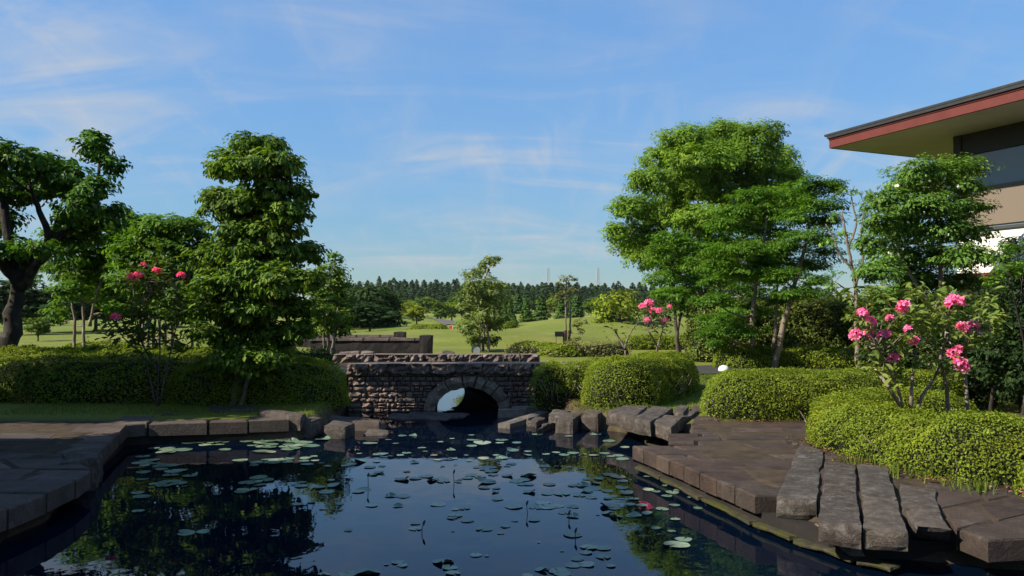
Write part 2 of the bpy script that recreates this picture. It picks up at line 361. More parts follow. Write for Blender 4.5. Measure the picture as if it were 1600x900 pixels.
path_strip('path', [(-11, 20.2), (-8, 19.6), (-5, 19.2), (-3.7, 19.15)], 1.5, m_asph)
path_strip('path', [(1.3, 19.15), (2.6, 19.8), (4.4, 22.2), (7, 23.9), (12, 25)], 1.3, m_asph, .035)
q = gp(655, 513, .9); path_strip('cart_path', [(q[0]-2, q[1]-8), (q[0], q[1]), (q[0]+1.5, q[1]+14), (q[0]-4, q[1]+34)], 1.0, m_conc, .06)

# ---------------------------------------------------------------- stones
def slab(name, quad, zt, th, mat, parent, g=.021, bev=.016, jit=.009):
    q = np.array([(p[0], p[1]) for p in quad], float); c = q.mean(0)
    if np.cross(np.append(q[1]-q[0], 0), np.append(q[2]-q[1], 0))[2] < 0: q = q[::-1]
    def inset(d): 
        v = q-c; L = np.linalg.norm(v, axis=1)[:, None]; return c+v*(1-d*1.4/L)
    o, i = inset(g), inset(g+bev); zt += random.uniform(-.009, .009); dz = [zt+random.uniform(-jit, jit)*.6 for _ in range(4)]
    V = [(*i[k], dz[k]) for k in range(4)]+[(*o[k], dz[k]-bev) for k in range(4)]+[(*o[k], zt-th) for k in range(4)]
    Fs = [(0, 1, 2, 3)]+[(4+k, 4+(k+1) % 4, (k+1) % 4, k) for k in range(4)]+[(8+k, 8+(k+1) % 4, 4+(k+1) % 4, 4+k) for k in range(4)]+[(11, 10, 9, 8)]
    return obj(name, V, Fs, mat, parent)
def rough_hexa(b, t, n, amp, seed, rnd=.05, fr=3.0):
    b, t = np.asarray(b, float), np.asarray(t, float); idx = {}; V = []; Fs = []
    ext = np.array([np.linalg.norm(b[1]-b[0]), np.linalg.norm(b[3]-b[0]), np.linalg.norm(t[0]-b[0])])
    ctr = (b.sum(0)+t.sum(0))/8
    def pos(i, j, k):
        key = (i, j, k)
        if key in idx: return idx[key]
        u = np.array((i/n[0], j/n[1], k/n[2])); lo = np.minimum(u, 1-u)*ext
        if rnd:                            # soften edges: pull corners in
            a = np.sort(lo); 
            pull = max(0, rnd-a[1])/rnd*.35*rnd
        u0, u1, u2 = u
        B = b[0]*(1-u0)*(1-u1)+b[1]*u0*(1-u1)+b[2]*u0*u1+b[3]*(1-u0)*u1
        Tt = t[0]*(1-u0)*(1-u1)+t[1]*u0*(1-u1)+t[2]*u0*u1+t[3]*(1-u0)*u1
        p = B*(1-u2)+Tt*u2
        if rnd and pull > 0:
            d = ctr-p
            for ax in range(3):
                if lo[ax] < 1e-6: pass
            p = p+d/np.linalg.norm(d)*pull*1.6
        v = Vector(p*fr+seed*7.3); nn = mnoise.noise_vector(v)+.5*mnoise.noise_vector(v*2.3)
        p = p+np.array(nn)*amp; idx[key] = len(V); V.append(p); return idx[key]
    nx, ny, nz = n
    for i in range(nx):
        for j in range(ny):
            Fs.append((pos(i,j,nz),pos(i+1,j,nz),pos(i+1,j+1,nz),pos(i,j+1,nz))); Fs.append((pos(i,j,0),pos(i,j+1,0),pos(i+1,j+1,0),pos(i+1,j,0)))
    for i in range(nx):
        for k in range(nz):
            Fs.append((pos(i,0,k),pos(i+1,0,k),pos(i+1,0,k+1),pos(i,0,k+1))); Fs.append((pos(i,ny,k),pos(i,ny,k+1),pos(i+1,ny,k+1),pos(i+1,ny,k)))
    for j in range(ny):
        for k in range(nz):
            Fs.append((pos(0,j,k),pos(0,j,k+1),pos(0,j+1,k+1),pos(0,j+1,k))); Fs.append((pos(nx,j,k),pos(nx,j+1,k),pos(nx,j+1,k+1),pos(nx,j,k+1)))
    return np.array(V), Fs
NB = [0]
def rough_block(label, top, zt, th, mat=m_block, amp=.016, zs=None, cut=0, name='stone_block', group='rough stone blocks along the pond edge'):
    """top: photo pixels of front-left, front-right, back-right, back-left of the top face"""
    NB[0] += 1
    t = np.array([gp(u, v, zt if zs is None else zs[i]) for i, (u, v) in enumerate(top)]); b = t.copy(); b[:, 2] -= th
    if cut: b[0] += (b[3]-b[0])*cut; b[1] += (b[2]-b[1])*cut
    L = np.linalg.norm(t[3]-t[0]); w = np.linalg.norm(t[1]-t[0])
    V, Fs = rough_hexa(b, t, (max(3, int(w/.07)), max(4, int(L/.08)), 4), amp, NB[0]*1.7)
    o = obj(name, V, Fs, mat, origin=V.mean(0)*(1, 1, 0)+(0, 0, V[:, 2].min())); return tag(o, label, 'stone block', group)

# right terrace: rows of pavers running away from the pond edge
ZT = .34
def right_terrace():
    t = thing('stone_terrace', 'low terrace of weathered brown paving stones at the right pond edge', 'terrace', (3.2, 9.2, 0)); t['kind'] = 'structure'
    A, B = gp(985, 695, ZT)[:2], gp(1176, 774, ZT)[:2]; e = B-A
    fr = np.linspace(0, 1, 9)
    D = np.array((1, .02))
    def row(p0, p1, x1, th, off):
        cuts = [0]; s = off
        while s < x1: cuts.append(s); s += random.uniform(.85, 1.15)
        cuts.append(x1)
        for a, b in zip(cuts[:-1], cuts[1:]):
            if b-a < .1: continue
            slab('paving_stone', [p1+D*a, p1+D*b, p0+D*b, p0+D*a], ZT, th, m_slab, t)
    ends = [3.3, 3.1, 2.9, 2.75, 2.5, 2.2, 1.6, 1.1]
    for i in range(8): row(A+e*fr[i], A+e*fr[i+1], ends[i], .175, [.55, 1.0, .38, .8, .6, .95, .45, .7][i])
    # the part behind, set back from the edge
    A2, B2 = gp(1074, 640, ZT)[:2], gp(1041, 676, ZT)[:2]; e2 = np.array(A)+np.array((.46, .01))-B2; 
    C = A+np.array((.50, 0.012)); k = 3
    for i in range(k): row(B2+(C-B2)*i/k, B2+(C-B2)*(i+1)/k, 2.6, .175, [.5, .8, .4][i])
    k = 4
    B3 = B2+np.array((.35, 0)); A3 = np.array((3.1, 13.6))
    for i in range(k): row(A3+(B3-A3)*i/k, A3+(B3-A3)*(i+1)/k, 2.2, .175, [.7, .5, .9, .6][i])
    # core below the slabs and the mossy ledge at the waterline
    mb = MB(); core = [A+(.10, 0), B+(.10, .0), np.array((2.75, 6.9)), np.array((5.5, 6.4)), np.array((7.6, 6.0)), np.array((7.6, 10)), np.array((4.5, 13.6)), np.array((3.0, 13.5)), B2+(.1, 0), C+(.05, -.02)]
    n = len(core); V = [(p[0], p[1], -.7) for p in core]+[(p[0], p[1], ZT-.17) for p in core]
    mb.add(V, [list(range(n))[::-1], list(range(n, 2*n))]+[(i, (i+1) % n, n+(i+1) % n, n+i) for i in range(n)]); mb.build('foundation', m_mortar, t)
    led = [(2.15, 12.7), (2.22, 11.6), (2.08, 10.72), (1.66, 10.58), (1.85, 9.85), (2.36, 7.75), (2.55, 7.2), (2.85, 6.6), (3.05, 6.35)]
    for a, b in zip(led[:-1], led[1:]):
        a, b = np.array(a), np.array(b); d = (b-a)/np.linalg.norm(b-a); nrm = np.array((d[1], -d[0]));  nrm = nrm if nrm[0] < 0 else -nrm
        m = max(1, int(np.linalg.norm(b-a)/.9))
        for i in range(m):
            p, q = a+(b-a)*i/m, a+(b-a)*(i+1)/m
            bb = [(*(p+nrm*.035), .03), (*(q+nrm*.035), .03), (*(q-nrm*.16), .03), (*(p-nrm*.16), .03)]; tt = [(x, y, .07) for x, y, _ in bb]
            V, Fs = rough_hexa(bb, tt, (8, 3, 2), .012, p[1]*3+i); obj('ledge_stone', V, Fs, m_ledge, t)
    # smooth slabs in the near right corner
    rows = [[(1494, 828), (1541, 846), (1690, 838), (1640, 798)], [(1470, 796), (1494, 827), (1640, 797), (1590, 776)], [(1440, 757), (1470, 795), (1590, 775), (1570, 757)]]
    cut = [(.0, 1.0), (0, .42, 1.0), (0, .6, 1.0)]
    for r, cs in zip(rows, cut):
        P = [gp(u, v, .345)[:2] for u, v in r]
        a0, a1, b1, b0 = P
        for s0, s1 in zip(cs[:-1], cs[1:]):
            slab('paving_stone', [a0+(b0-a0)*s0, a1+(b1-a1)*s0, a1+(b1-a1)*s1, a0+(b0-a0)*s1], .345, .17, m_slab, t)
    return t
right_terrace()
rough_block('long lichened stone block next to the paving, leftmost of the near right row', [(1213, 776), (1276, 783), (1288, 703), (1249, 693)], .37, .20)
rough_block('long lichened stone block, second of the near right row, reaching furthest back', [(1279, 814), (1346, 826), (1336, 724), (1289, 720)], .38, .18)
rough_block('short stone block behind another, third from the left in the near right row', [(1347, 774), (1402, 779), (1389, 729), (1339, 724)], .39, .2)
rough_block('square-ended stone block jutting over the water, third in the near right row', [(1349, 826), (1422, 832), (1404, 780), (1348, 775)], .375, .17)
rough_block('short rear stone block beside the fallen leaves at the near right hedge', [(1410, 793), (1472, 800), (1462, 763), (1405, 754)], .385, .2)
rough_block('sloping-faced stone block jutting over the water before the smooth corner slabs', [(1433, 823), (1492, 829), (1473, 801), (1412, 794)], .37, .16, cut=.35)
for i, (u, v, w, h, lab) in enumerate([(1244, 821, 34, 20, 'first'), (1266, 826, 30, 22, 'second'), (1300, 846, 34, 22, 'third'), (1338, 864, 22, 14, 'fourth')]):
    p = gp(u, v+4, .075); s = p[1]/F; h = min(h, .105/s)
    V = [(-w*s*.5, 0, 0), (w*s*.5, -.03, 0), (w*s*.42, .3, 0), (-w*s*.45, .3, 0), (-w*s*.16, .02, h*s), (w*s*.30, .0, h*s*.9), (w*s*.25, .28, h*s), (-w*s*.2, .28, h*s)]
    V = np.array(V)+p
    tag(obj('wedge_stone', V, [(3,2,1,0),(4,5,6,7),(0,1,5,4),(1,2,6,5),(2,3,7,6),(3,0,4,7)], m_wedge, origin=p), lab+' pale wedge stone from the left under the near right blocks', 'stone', 'wedges under the near blocks')
# middle right rough blocks
rough_block('squared stone block nearest the camera of the middle right group, over pale wedges', [(1014, 659), (1049, 667), (1069, 650), (1038, 647)], .43, .22)
rough_block('stone block behind the squared one in the middle right group, sloping top', [(988, 653), (1016, 659), (1053, 637), (1021, 633)], .46, .24)
rough_block('stone block with a rounded top left of the middle right group by ferns', [(945, 642), (990, 653), (1013, 634), (975, 632)], .44, .24)
rough_block('tall squared stone block standing in the water below the round hedge', [(907, 644), (935, 646), (950, 638), (915, 636)], .32, .38)
rough_block('low squared stone block standing in the water left of the tall one', [(867, 653), (896, 655), (909, 645), (880, 643)], .26, .40)
rough_block('small stone block lying behind the middle right group beside the path', [(1052, 642), (1068, 644), (1078, 634), (1058, 633)], .46, .16)
rough_block('flat sloping stone at the back of the middle right group', [(1060, 652), (1079, 650), (1104, 633), (1085, 633)], .40, .12)
rough_block('upright small stone by the path left of the right hedges', [(1103, 625), (1112, 628), (1113, 622), (1104, 620)], .52, .25)
rough_block('long low rough rock lying at the waterline by the kerb', [(838, 671), (862, 662), (905, 643), (880, 640)], .10, .35, amp=.04)
rough_block('short low rock between the kerb and the standing blocks', [(822, 658), (838, 660), (853, 652), (838, 650)], .10, .3, amp=.03)
rough_block('rounded rock beside the stone kerb under the hedges', [(856, 645), (880, 648), (890, 640), (866, 638)], .26, .35, amp=.03)
for i, (u, v, w, h, lab) in enumerate([(976, 664, 14, 14, 'left'), (1000, 668, 16, 16, 'middle'), (1024, 677, 16, 14, 'right')]):
    p = gp(u, v+4, .075); s = p[1]/F; h = min(h, .13/s)
    V = np.array([(-w*s*.6, 0, 0), (w*s*.6, -.03, 0), (w*s*.5, .3, 0), (-w*s*.5, .3, 0), (-w*s*.16, .02, h*s), (w*s*.2, .0, h*s*.9), (w*s*.25, .28, h*s), (-w*s*.2, .28, h*s)])+p
    tag(obj('wedge_stone', V, [(3,2,1,0),(4,5,6,7),(0,1,5,4),(1,2,6,5),(2,3,7,6),(3,0,4,7)], m_wedge, origin=p), lab+' pale wedge stone under the middle right blocks', 'stone', 'wedges under the middle blocks')
# kerb running from the bridge along the right bank
def kerb():
    t = thing('stone_kerb', 'low grey stone kerb running diagonally from the bridge along the right bank', 'kerb', gp(840, 650, .05))
    P = [gp(786, 661, .10), gp(815, 652, .12), gp(850, 641, .14), gp(885, 632, .16), gp(918, 626, .2)]
    for i in range(4):
        a, b = P[i], P[i+1]; d = (b-a)/np.linalg.norm(b-a); n = np.array((-d[1], d[0], 0)); a = a+d*.008; b = b-d*.008
        q = [a-n*.13, b-n*.13, b+n*.13, a+n*.13]; V, Fs = rough_hexa([(x, y, -.4) for x, y, z in q], q, (6, 3, 3), .008, i+.3)
        obj('kerb_stone', V, Fs, m_conc, t)
    for i, (u, v, w) in enumerate([(800, 645, .30), (824, 641, .34), (848, 634, .3)]):
        p = gp(u, v, .1); V, Fs = rough_hexa([(p[0]-w, p[1], -.3), (p[0]+w, p[1]+.05, -.3), (p[0]+w, p[1]+.3, -.3), (p[0]-w, p[1]+.3, -.3)], [(p[0]-w, p[1], .16), (p[0]+w, p[1]+.05, .18), (p[0]+w, p[1]+.3, .18), (p[0]-w, p[1]+.3, .16)], (5, 3, 3), .015, i+5)
        obj('kerb_stone', V, Fs, m_wedge, t)
kerb()
# flat stones in the channel before the bridge
for i, (tp, lab) in enumerate([([(598, 652), (632, 656), (648, 646), (612, 645)], 'small flat stone at the waterline left before the bridge arch'),
                               ([(632, 654), (700, 655), (712, 645), (640, 643)], 'wide flat stone at the waterline before the bridge arch'),
                               ([(690, 652), (728, 650), (734, 645), (700, 644)], 'flat stone at the right end of the row before the bridge arch')]):
    rough_block(lab, tp, .03, .35, amp=.02, name='flat_stone', group='flat stones before the arch')

# left terrace
def left_terrace():
    t = thing('stone_terrace', 'low terrace of brown paving stones at the left pond edge, half in shade', 'terrace', (-6, 12, 0)); t['kind'] = 'structure'
    A = gp(202, 664, ZT)[:2]; B = gp(154, 708, ZT)[:2]; C = gp(230, 662, ZT)[:2]; Dd = gp(453, 656, ZT)[:2]
    # front course along the pond: big kerb-like pavers
    us = [230, 325, 388, 453]; 
    P = [gp(u, 662-(u-230)*6/223, ZT)[:2] for u in us]; Q = [gp(u2, v2, ZT)[:2] for u2, v2 in [(246, 651), (333, 649), (385, 648), (440, 647)]]
    for i in range(3): slab('paving_stone', [P[i], P[i+1], Q[i+1], Q[i]], ZT, .2, m_slabl, t)
    R = [gp(u2, v2, ZT)[:2] for u2, v2 in [(252, 644), (330, 642), (392, 642), (436, 642)]]
    for i in range(3): slab('paving_stone', [Q[i], Q[i+1], R[i+1], R[i]], ZT, .2, m_slabl, t)
    U = [gp(u2, v2, ZT)[:2] for u2, v2 in [(262, 638), (340, 636), (400, 637), (432, 638)]]
    for i in range(3): slab('paving_stone', [R[i], R[i+1], U[i+1], U[i]], ZT, .2, m_slabl, t)
    # strips running left from the side edge
    n = 8; E = [np.array((-4.62, 6.2)), np.array((-4.55, 7.2)), np.array((-4.55, 8.0)), B]
    edge = [U[0]+(-.05, 0), R[0]+(-.02, 0), Q[0]+(0, 0), C, A, A+(B-A)*.33, A+(B-A)*.66, B, B+(-.05, -.45), np.array((-4.75, 9.0)), np.array((-4.6, 8.4)), np.array((-4.55, 7.8)), np.array((-4.55, 7.2)), np.array((-4.6, 6.5)), np.array((-4.62, 5.8)), np.array((-4.62, 5.0)), np.array((-4.62, 4.0)), np.array((-4.7, 3.0))]
    for i in range(len(edge)-1):
        a, b = edge[i], edge[i+1]; s = 0; w = random.uniform(.5, .9)
        while s < 5.2:
            d = np.array((-1, .0)); slab('paving_stone', [a+d*s, b+d*s, b+d*(s+w), a+d*(s+w)], ZT, .2, m_slabl, t); s += w; w = random.uniform(.85, 1.2)
    mb = MB(); core = [edge[-1]+(-.12, 0), E[1]+(-.12, 0), B+(-.12, .0), A+(-.1, .06), C+(.0, .1), Dd+(.0, .1), np.array((-3.7, 14.0)), np.array((-10, 14.0)), np.array((-10, 3))]
    k = len(core); V = [(p[0], p[1], -.7) for p in core]+[(p[0], p[1], ZT-.19) for p in core]
    mb.add(V, [list(range(k))[::-1], list(range(k, 2*k))]+[(i, (i+1) % k, k+(i+1) % k, k+i) for i in range(k)]); mb.build('foundation', m_mortar, t)
left_terrace()
rough_block('cube-like stone block at the right end of the left terrace', [(455, 657), (486, 658), (506, 651), (474, 649)], .29, .36)
rough_block('wedge-shaped stone block jutting into the water off the left terrace', [(504, 664), (540, 666), (556, 659), (520, 656)], .22, .3, cut=0)
rough_block('long flat slab beyond the jutting block at the left terrace end', [(512, 656), (594, 660), (596, 655), (510, 647)], .17, .3, mat=m_slabl, amp=.01)
rough_block('thin flat slab pointing right at the left terrace end', [(548, 666), (600, 668), (604, 661), (545, 658)], .07, .25, mat=m_slabl, amp=.01)
rough_block('rough low rock at the tip of the left terrace stones', [(566, 676), (606, 677), (610, 671), (575, 668)], .05, .3, amp=.03)
rough_block('broken rough edging stone behind the left terrace paving, left of two', [(330, 641), (400, 640), (400, 634), (322, 633)], .40, .2, amp=.03)
rough_block('broken rough edging stone behind the left terrace paving, right of two', [(402, 645), (470, 650), (480, 645), (405, 636)], .40, .25, amp=.03)
rough_block('rough dark stone lying in shade at the near left terrace edge', [(92, 722), (152, 716), (160, 702), (100, 703)], .38, .4, amp=.03)

# ---------------------------------------------------------------- stone arch bridge
YB0, YB1 = 17.2, 21.1
def bridge():
    xL, xR = -3.57, 1.5; cx = dp(730, 640, YB0)[0]; ai, hi = .71, .50; ao, ho = .94, .755
    t = thing('stone_bridge', 'small stone arch bridge of rough brown masonry over the pond', 'bridge', (cx, 19.1, 0))
    ztop = .80
    def arch(x, a, h): 
        q = 1-((x-cx)/a)**2; return h*math.sqrt(q) if q > 0 else None
    xs = sorted(set(list(np.linspace(xL, cx-ai, 8))+[cx-ai*math.cos(q) for q in np.linspace(0, math.pi, 25)]+list(np.linspace(cx+ai, xR, 8))))
    lo = [(arch(x, ai, hi) if abs(x-cx) < ai-1e-6 else 0) or 0 for x in xs]; lo = [l if abs(x-cx) < ai-1e-6 else (-.7 if abs(x-cx) > ai+1e-6 else 0) for x, l in zip(xs, lo)]
    def sk(x): return 1.0 if abs(x-cx) <= ai+1e-6 else max(0, 1-(abs(x-cx)-ai)/1.6)
    n = len(xs); y0, y1 = YB0+.035, YB1-.035
    V = [(x, y0, l) for x, l in zip(xs, lo)]+[(x, y0, ztop) for x in xs]+[(x-sk(x), y1, l) for x, l in zip(xs, lo)]+[(x-sk(x), y1, ztop) for x in xs]
    Fs = []
    for i in range(n-1):
        Fs += [(i, i+1, n+i+1, n+i), (2*n+i+1, 2*n+i, 3*n+i, 3*n+i+1), (i+1, i, 2*n+i, 2*n+i+1), (n+i, n+i+1, 3*n+i+1, 3*n+i)]
    Fs += [(0, n, 3*n, 2*n), (n-1, 3*n-1, 4*n-1, 2*n-1)]
    # abutments below the springing line
    mb = MB().add(V, Fs); [mb.hexa([(q, y0+.01, -.7), (q+.02, y0+.01, -.7), (q-.98, y1-.01, -.7), (q-1.0, y1-.01, -.7)], [(q, y0+.01, .01), (q+.02, y0+.01, .01), (q-.98, y1-.01, .01), (q-1.0, y1-.01, .01)]) for q in (cx-ai-.02, cx+ai)]; mb.build('masonry_core', m_mortar, t)
    obj('deck', [(xL-.3, YB0+.4, .835), (xR+.2, YB0+.4, .835), (xR+.2, YB1-.4, .835), (xL-.3, YB1-.4, .835)], [(0, 1, 2, 3)], m_asph, t)
    # stone variants: a bulging rough face towards -y
    var = []
    for k in range(10):
        b = [(-.5, -.5, -.5), (.5, -.5, -.5), (.5, .5, -.5), (-.5, .5, -.5)]; tt = [(x, y, .5) for x, y, _ in b]
        Vv, Fv = rough_hexa(b, tt, (4, 1, 3), 0, k, rnd=0)
        for v in Vv:
            if v[1] < -.4:
                e = min(.5-abs(v[0]), .5-abs(v[2])); v[1] += -.26*min(1, e*5)+.42*mnoise.noise(Vector((v[0]*2.6+k*3.1, v[2]*2.6, k)))+.22
                v[0] += .05*mnoise.noise(Vector((v[2]*3, k*2.1, .4))); v[2] += .05*mnoise.noise(Vector((v[0]*3, k*1.7, 3.4)))
        var.append(mdata('bridge_stone', Vv, Fv, m_bridge))
    def wall(yf, rot):
        z = -.12
        while z < .79:
            h = random.choice([.08, .09, .105, .125]); h = min(h, .80-z) if .80-z-h > .05 else .80-z
            x = xL+random.uniform(-.0, .1) if z > -.1 else xL
            x = xL
            while x < xR-.03:
                w = random.choice([.09, .12, .16, .20, .25])*random.uniform(.9, 1.15); w = min(w, xR-x)
                mx, mz = x+w/2, z+h/2
                r = ((mx-cx)/(ao-.06))**2+((max(mz, 0))/(ho-.06))**2
                if r > 1:
                    parts = [(mz, h)]
                    if h > .11 and random.random() < .25: parts = [(z+h*.25, h*.5), (z+h*.75, h*.5)]
                    for pz, ph in parts:
                        inst('stone', random.choice(var), t, (mx, yf, pz), (0, 0, rot), ((w-.014), .16*random.uniform(.8, 1.25), ph-.013))
                x += w
            z += h
    wall(YB0+.06, 0); 
    # voussoirs: one ring of rough arch stones
    def ring(yf, yb, sg):
        cuts = [0, 58, 84, 103, 118, 137, 158, 180]
        for a, b in zip(cuts[:-1], cuts[1:]):
            aa = [math.radians(180-a-1), math.radians(180-b+1)]; m = max(4, int((b-a)/4)); Vv = []; Fv = []
            for i in range(m+1):
                q = aa[0]+(aa[1]-aa[0])*i/m
                for (A, H) in ((ai-.02, hi-.02), ((ai+ao)/2, (hi+ho)/2), (ao, ho)):
                    nz = mnoise.noise_vector(Vector((q*5, A*5, yf)))*.9
                    px, pz = cx+A*math.cos(q), H*math.sin(q)-.06*(abs(math.sin(q)) < .15)
                    bulge = -.05 if A == (ai+ao)/2 else 0
                    Vv.append((px+nz[0]*.035, yf+sg*(bulge+nz[1]*.09), pz+nz[2]*.045))
                for (A, H) in ((ao, ho), (ai-.02, hi-.02)): Vv.append((cx+A*math.cos(q), yb, H*math.sin(q)-.06*(abs(math.sin(q)) < .15)))
            for i in range(m):
                for j in range(5): Fv.append((i*5+j, i*5+(j+1) % 5, (i+1)*5+(j+1) % 5, (i+1)*5+j))
            Fv += [(4, 3, 2, 1, 0), tuple(m*5+j for j in range(5))]
            obj('arch_stone', Vv, Fv, m_arch, t)
    ring(YB0-.10, YB0+.4, 1)
    # copings, front and back
    cv = []
    for k in range(7):
        b = [(-.5, -.5, -.5), (.5, -.5, -.5), (.5, .5, -.5), (-.5, .5, -.5)]; tt = [(x, y, .5) for x, y, _ in b]
        Vv, Fv = rough_hexa(b, tt, (8, 2, 4), 0, k, rnd=0)
        for v in Vv:
            if v[1] < -.4:
                e = .5-abs(v[0]); up = (v[2]+.5)
                v[1] += (.34*mnoise.noise(Vector((v[0]*3.3+k*3.1, v[2]*2.2, k)))+.2*mnoise.noise(Vector((v[0]*8+k, v[2]*5, k*2.))))*(1 if v[2] < .45 else .3)+.10*(1-up)-.12*min(1, e*6)
            if v[2] < -.4: v[2] += .16*mnoise.noise(Vector((v[0]*4+k*5.3, v[1]*2, 1.5)))
        cv.append(mdata('coping_stone', Vv, Fv, m_cope))
    def cope(yc, x0, x1, zc, sx, nm):
        x = x0
        while x < x1-.05:
            w = random.uniform(.38, .62); w = w if x1-x-w > .2 else x1-x
            inst(nm, random.choice(cv), t, (x+w/2, yc, zc+random.uniform(-.004, .004)), (0, 0, 0 if sx > 0 else math.pi), (w-.012, .46, .215)); x += w
    cope(YB0+.12, xL-.02, xR, .905, 1, 'coping_stone'); cope(YB1-.05, dp(523, 556, YB1)[0], dp(843, 556, YB1)[0], .915, 1, 'coping_stone')
    for u, w in ((547, .55), (575, .35)):
        p = dp(u, 553, YB1+.1); V, Fs = rough_hexa([(p[0]-w/2, p[1]-.15, 1.0), (p[0]+w/2, p[1]-.15, 1.0), (p[0]+w/2, p[1]+.15, 1.0), (p[0]-w/2, p[1]+.15, 1.0)], [(p[0]-w/2, p[1]-.1, 1.10), (p[0]+w/2, p[1]-.1, 1.08), (p[0]+w/2, p[1]+.1, 1.08), (p[0]-w/2, p[1]+.1, 1.1)], (5, 3, 2), .03, u)
        obj('loose_stone', V, Fs, m_cope, t)
bridge()
def far_wall(label, yf, u0, u1, vt, posts, seed):
    a, b = dp(u0, vt, yf), dp(u1, vt, yf); t = thing('retaining_wall', label, 'wall', ((a[0]+b[0])/2, yf, 0), 'dark walls beyond the bridge')
    V, Fs = rough_hexa([(a[0], yf, -.7), (b[0], yf, -.7), (b[0], yf+.4, -.7), (a[0], yf+.4, -.7)], [(a[0], yf, a[2]-.1), (b[0], yf, a[2]-.1), (b[0], yf+.4, a[2]-.1), (a[0], yf+.4, a[2]-.1)], (30, 2, 12), .02, seed)
    obj('wall_body', V, Fs, m_dwall, t)
    x = a[0]-.05
    while x < b[0]:
        w = min(random.uniform(.8, 1.2), b[0]+.05-x); V, Fs = rough_hexa([(x, yf-.05, a[2]-.1), (x+w-.01, yf-.05, a[2]-.1), (x+w-.01, yf+.45, a[2]-.1), (x, yf+.45, a[2]-.1)], [(x, yf-.05, a[2]), (x+w-.01, yf-.05, a[2]), (x+w-.01, yf+.45, a[2]), (x, yf+.45, a[2])], (4, 2, 1), .008, x)
        obj('coping_stone', V, Fs, m_cope, t); x += w
    for u, w, v in posts:
        p, q = dp(u, v, yf), dp(u+w, v, yf); V, Fs = rough_hexa([(p[0], yf-.08, .3), (q[0], yf-.08, .3), (q[0], yf+.5, .3), (p[0], yf+.5, .3)], [(p[0], yf-.08, p[2]), (q[0], yf-.08, p[2]), (q[0], yf+.5, p[2]), (p[0], yf+.5, p[2])], (3, 3, 4), .015, u)
        obj('end_post', V, Fs, m_dwall, t)
far_wall('dark stone wall with a square end post beyond the bridge, nearer of two', 27.3, 484, 673, 528, [(655, 20, 523)], 3)
far_wall('dark stone wall further back beyond the bridge, only its top showing', 31.5, 450, 632, 523, [(615, 18, 518), (480, 14, 521)], 9)

# ---------------------------------------------------------------- leaves, crowns, trees
def rand_dirs(n):
    d = rng.normal(size=(n, 3)); return d/np.linalg.norm(d, axis=1)[:, None]
def leaf_arrays(P, Nn, size, aspect=.5, hexleaf=False, fold=.18, droop=None, var=.3):
    """leaf blades at P, facing Nn; returns verts and quads"""
    n = len(P); Nn = Nn/(np.linalg.norm(Nn, axis=1)[:, None]+1e-9)
    r = rand_dirs(n)
    if droop is not None: r = r*.6+droop
    t = r-(r*Nn).sum(1)[:, None]*Nn; t /= np.linalg.norm(t, axis=1)[:, None]+1e-9; b = np.cross(Nn, t)
    L = (size*(1+var*rng.normal(size=n)).clip(.4, 1.9))[:, None]; w = L*aspect*.5
    if hexleaf:
        up = Nn*w*fold*2
        v = [P-t*L*.5, P-t*L*.15+b*w*.9+up, P+t*L*.22+b*w*.8+up*.8-Nn*L*.04, P+t*L*.5-Nn*L*.14, P+t*L*.22-b*w*.8+up*.8-Nn*L*.04, P-t*L*.15-b*w*.9+up]
        V = np.stack(v, 1).reshape(-1, 3); i = np.arange(n)[:, None]*6
        return V, np.concatenate([i+np.array([[0, 1, 2, 3]]), i+np.array([[0, 3, 4, 5]])], 0)
    v = [P-t*L*.5, P+b*w+Nn*w*fold*2, P+t*L*.5-Nn*L*.10, P-b*w+Nn*w*fold*2]
    return np.stack(v, 1).reshape(-1, 3), np.arange(n*4).reshape(n, 4)
def clump_crown(blobs, dens, size, cr=.2, flat=.55, per=34, aspect=.5, hexleaf=False, shell=(.62, 1.04), up=.6, droop=0, updist=.25, rag=.12):
    """blobs: (cx,cy,cz,rx,ry,rz). leaf clumps sit on and inside the blobs"""
    PP, NN, DD = [], [], []
    for b in blobs:
        c, r = np.array(b[:3]), np.array(b[3:6]); area = 4*np.pi*((r[0]*r[1])**1.6/3+(r[0]*r[2])**1.6/3+(r[1]*r[2])**1.6/3)**(1/1.6)
        m = max(3, int(area*dens/per)); d = rand_dirs(m); d[:, 2] += updist; d /= np.linalg.norm(d, axis=1)[:, None]
        s = rng.uniform(shell[0], shell[1], m)+rag*rng.normal(size=m)
        C = c+d*r*s[:, None]; k = rng.poisson(per, m)+4; idx = np.repeat(np.arange(m), k)
        cs = cr*rng.uniform(.6, 1.35, m)
        o = rand_dirs(len(idx))*(rng.uniform(0, 1, len(idx))**.45)[:, None]; o[:, 2] *= flat
        P = C[idx]+o*cs[idx][:, None]
        P[:, 2] -= .5*(((o[:, 0]**2+o[:, 1]**2))*cs[idx])*droop
        dn = d[idx]/r; dn /= np.linalg.norm(dn, axis=1)[:, None]
        N = dn*.55+np.array((0, 0, up))+o*.5+rand_dirs(len(idx))*.45
        PP.append(P); NN.append(N); dr = dn*1.0+np.array((0, 0, -.8*droop)); DD.append(dr)
    return leaf_arrays(np.concatenate(PP), np.concatenate(NN), size, aspect, hexleaf, droop=np.concatenate(DD))
def branch_pts(a, b, sag=.25, n=5, wob=.05):
    a, b = np.array(a), np.array(b); L = np.linalg.norm(b-a); t = np.linspace(0, 1, n)[:, None]
    mid = (a+b)/2+np.array((0, 0, -sag*L*.3))+rng.normal(size=3)*wob*L
    p = (1-t)**2*a+2*t*(1-t)*mid+t*t*b; p[1:-1] += rng.normal(size=(n-2, 3))*wob*.35*L; return p
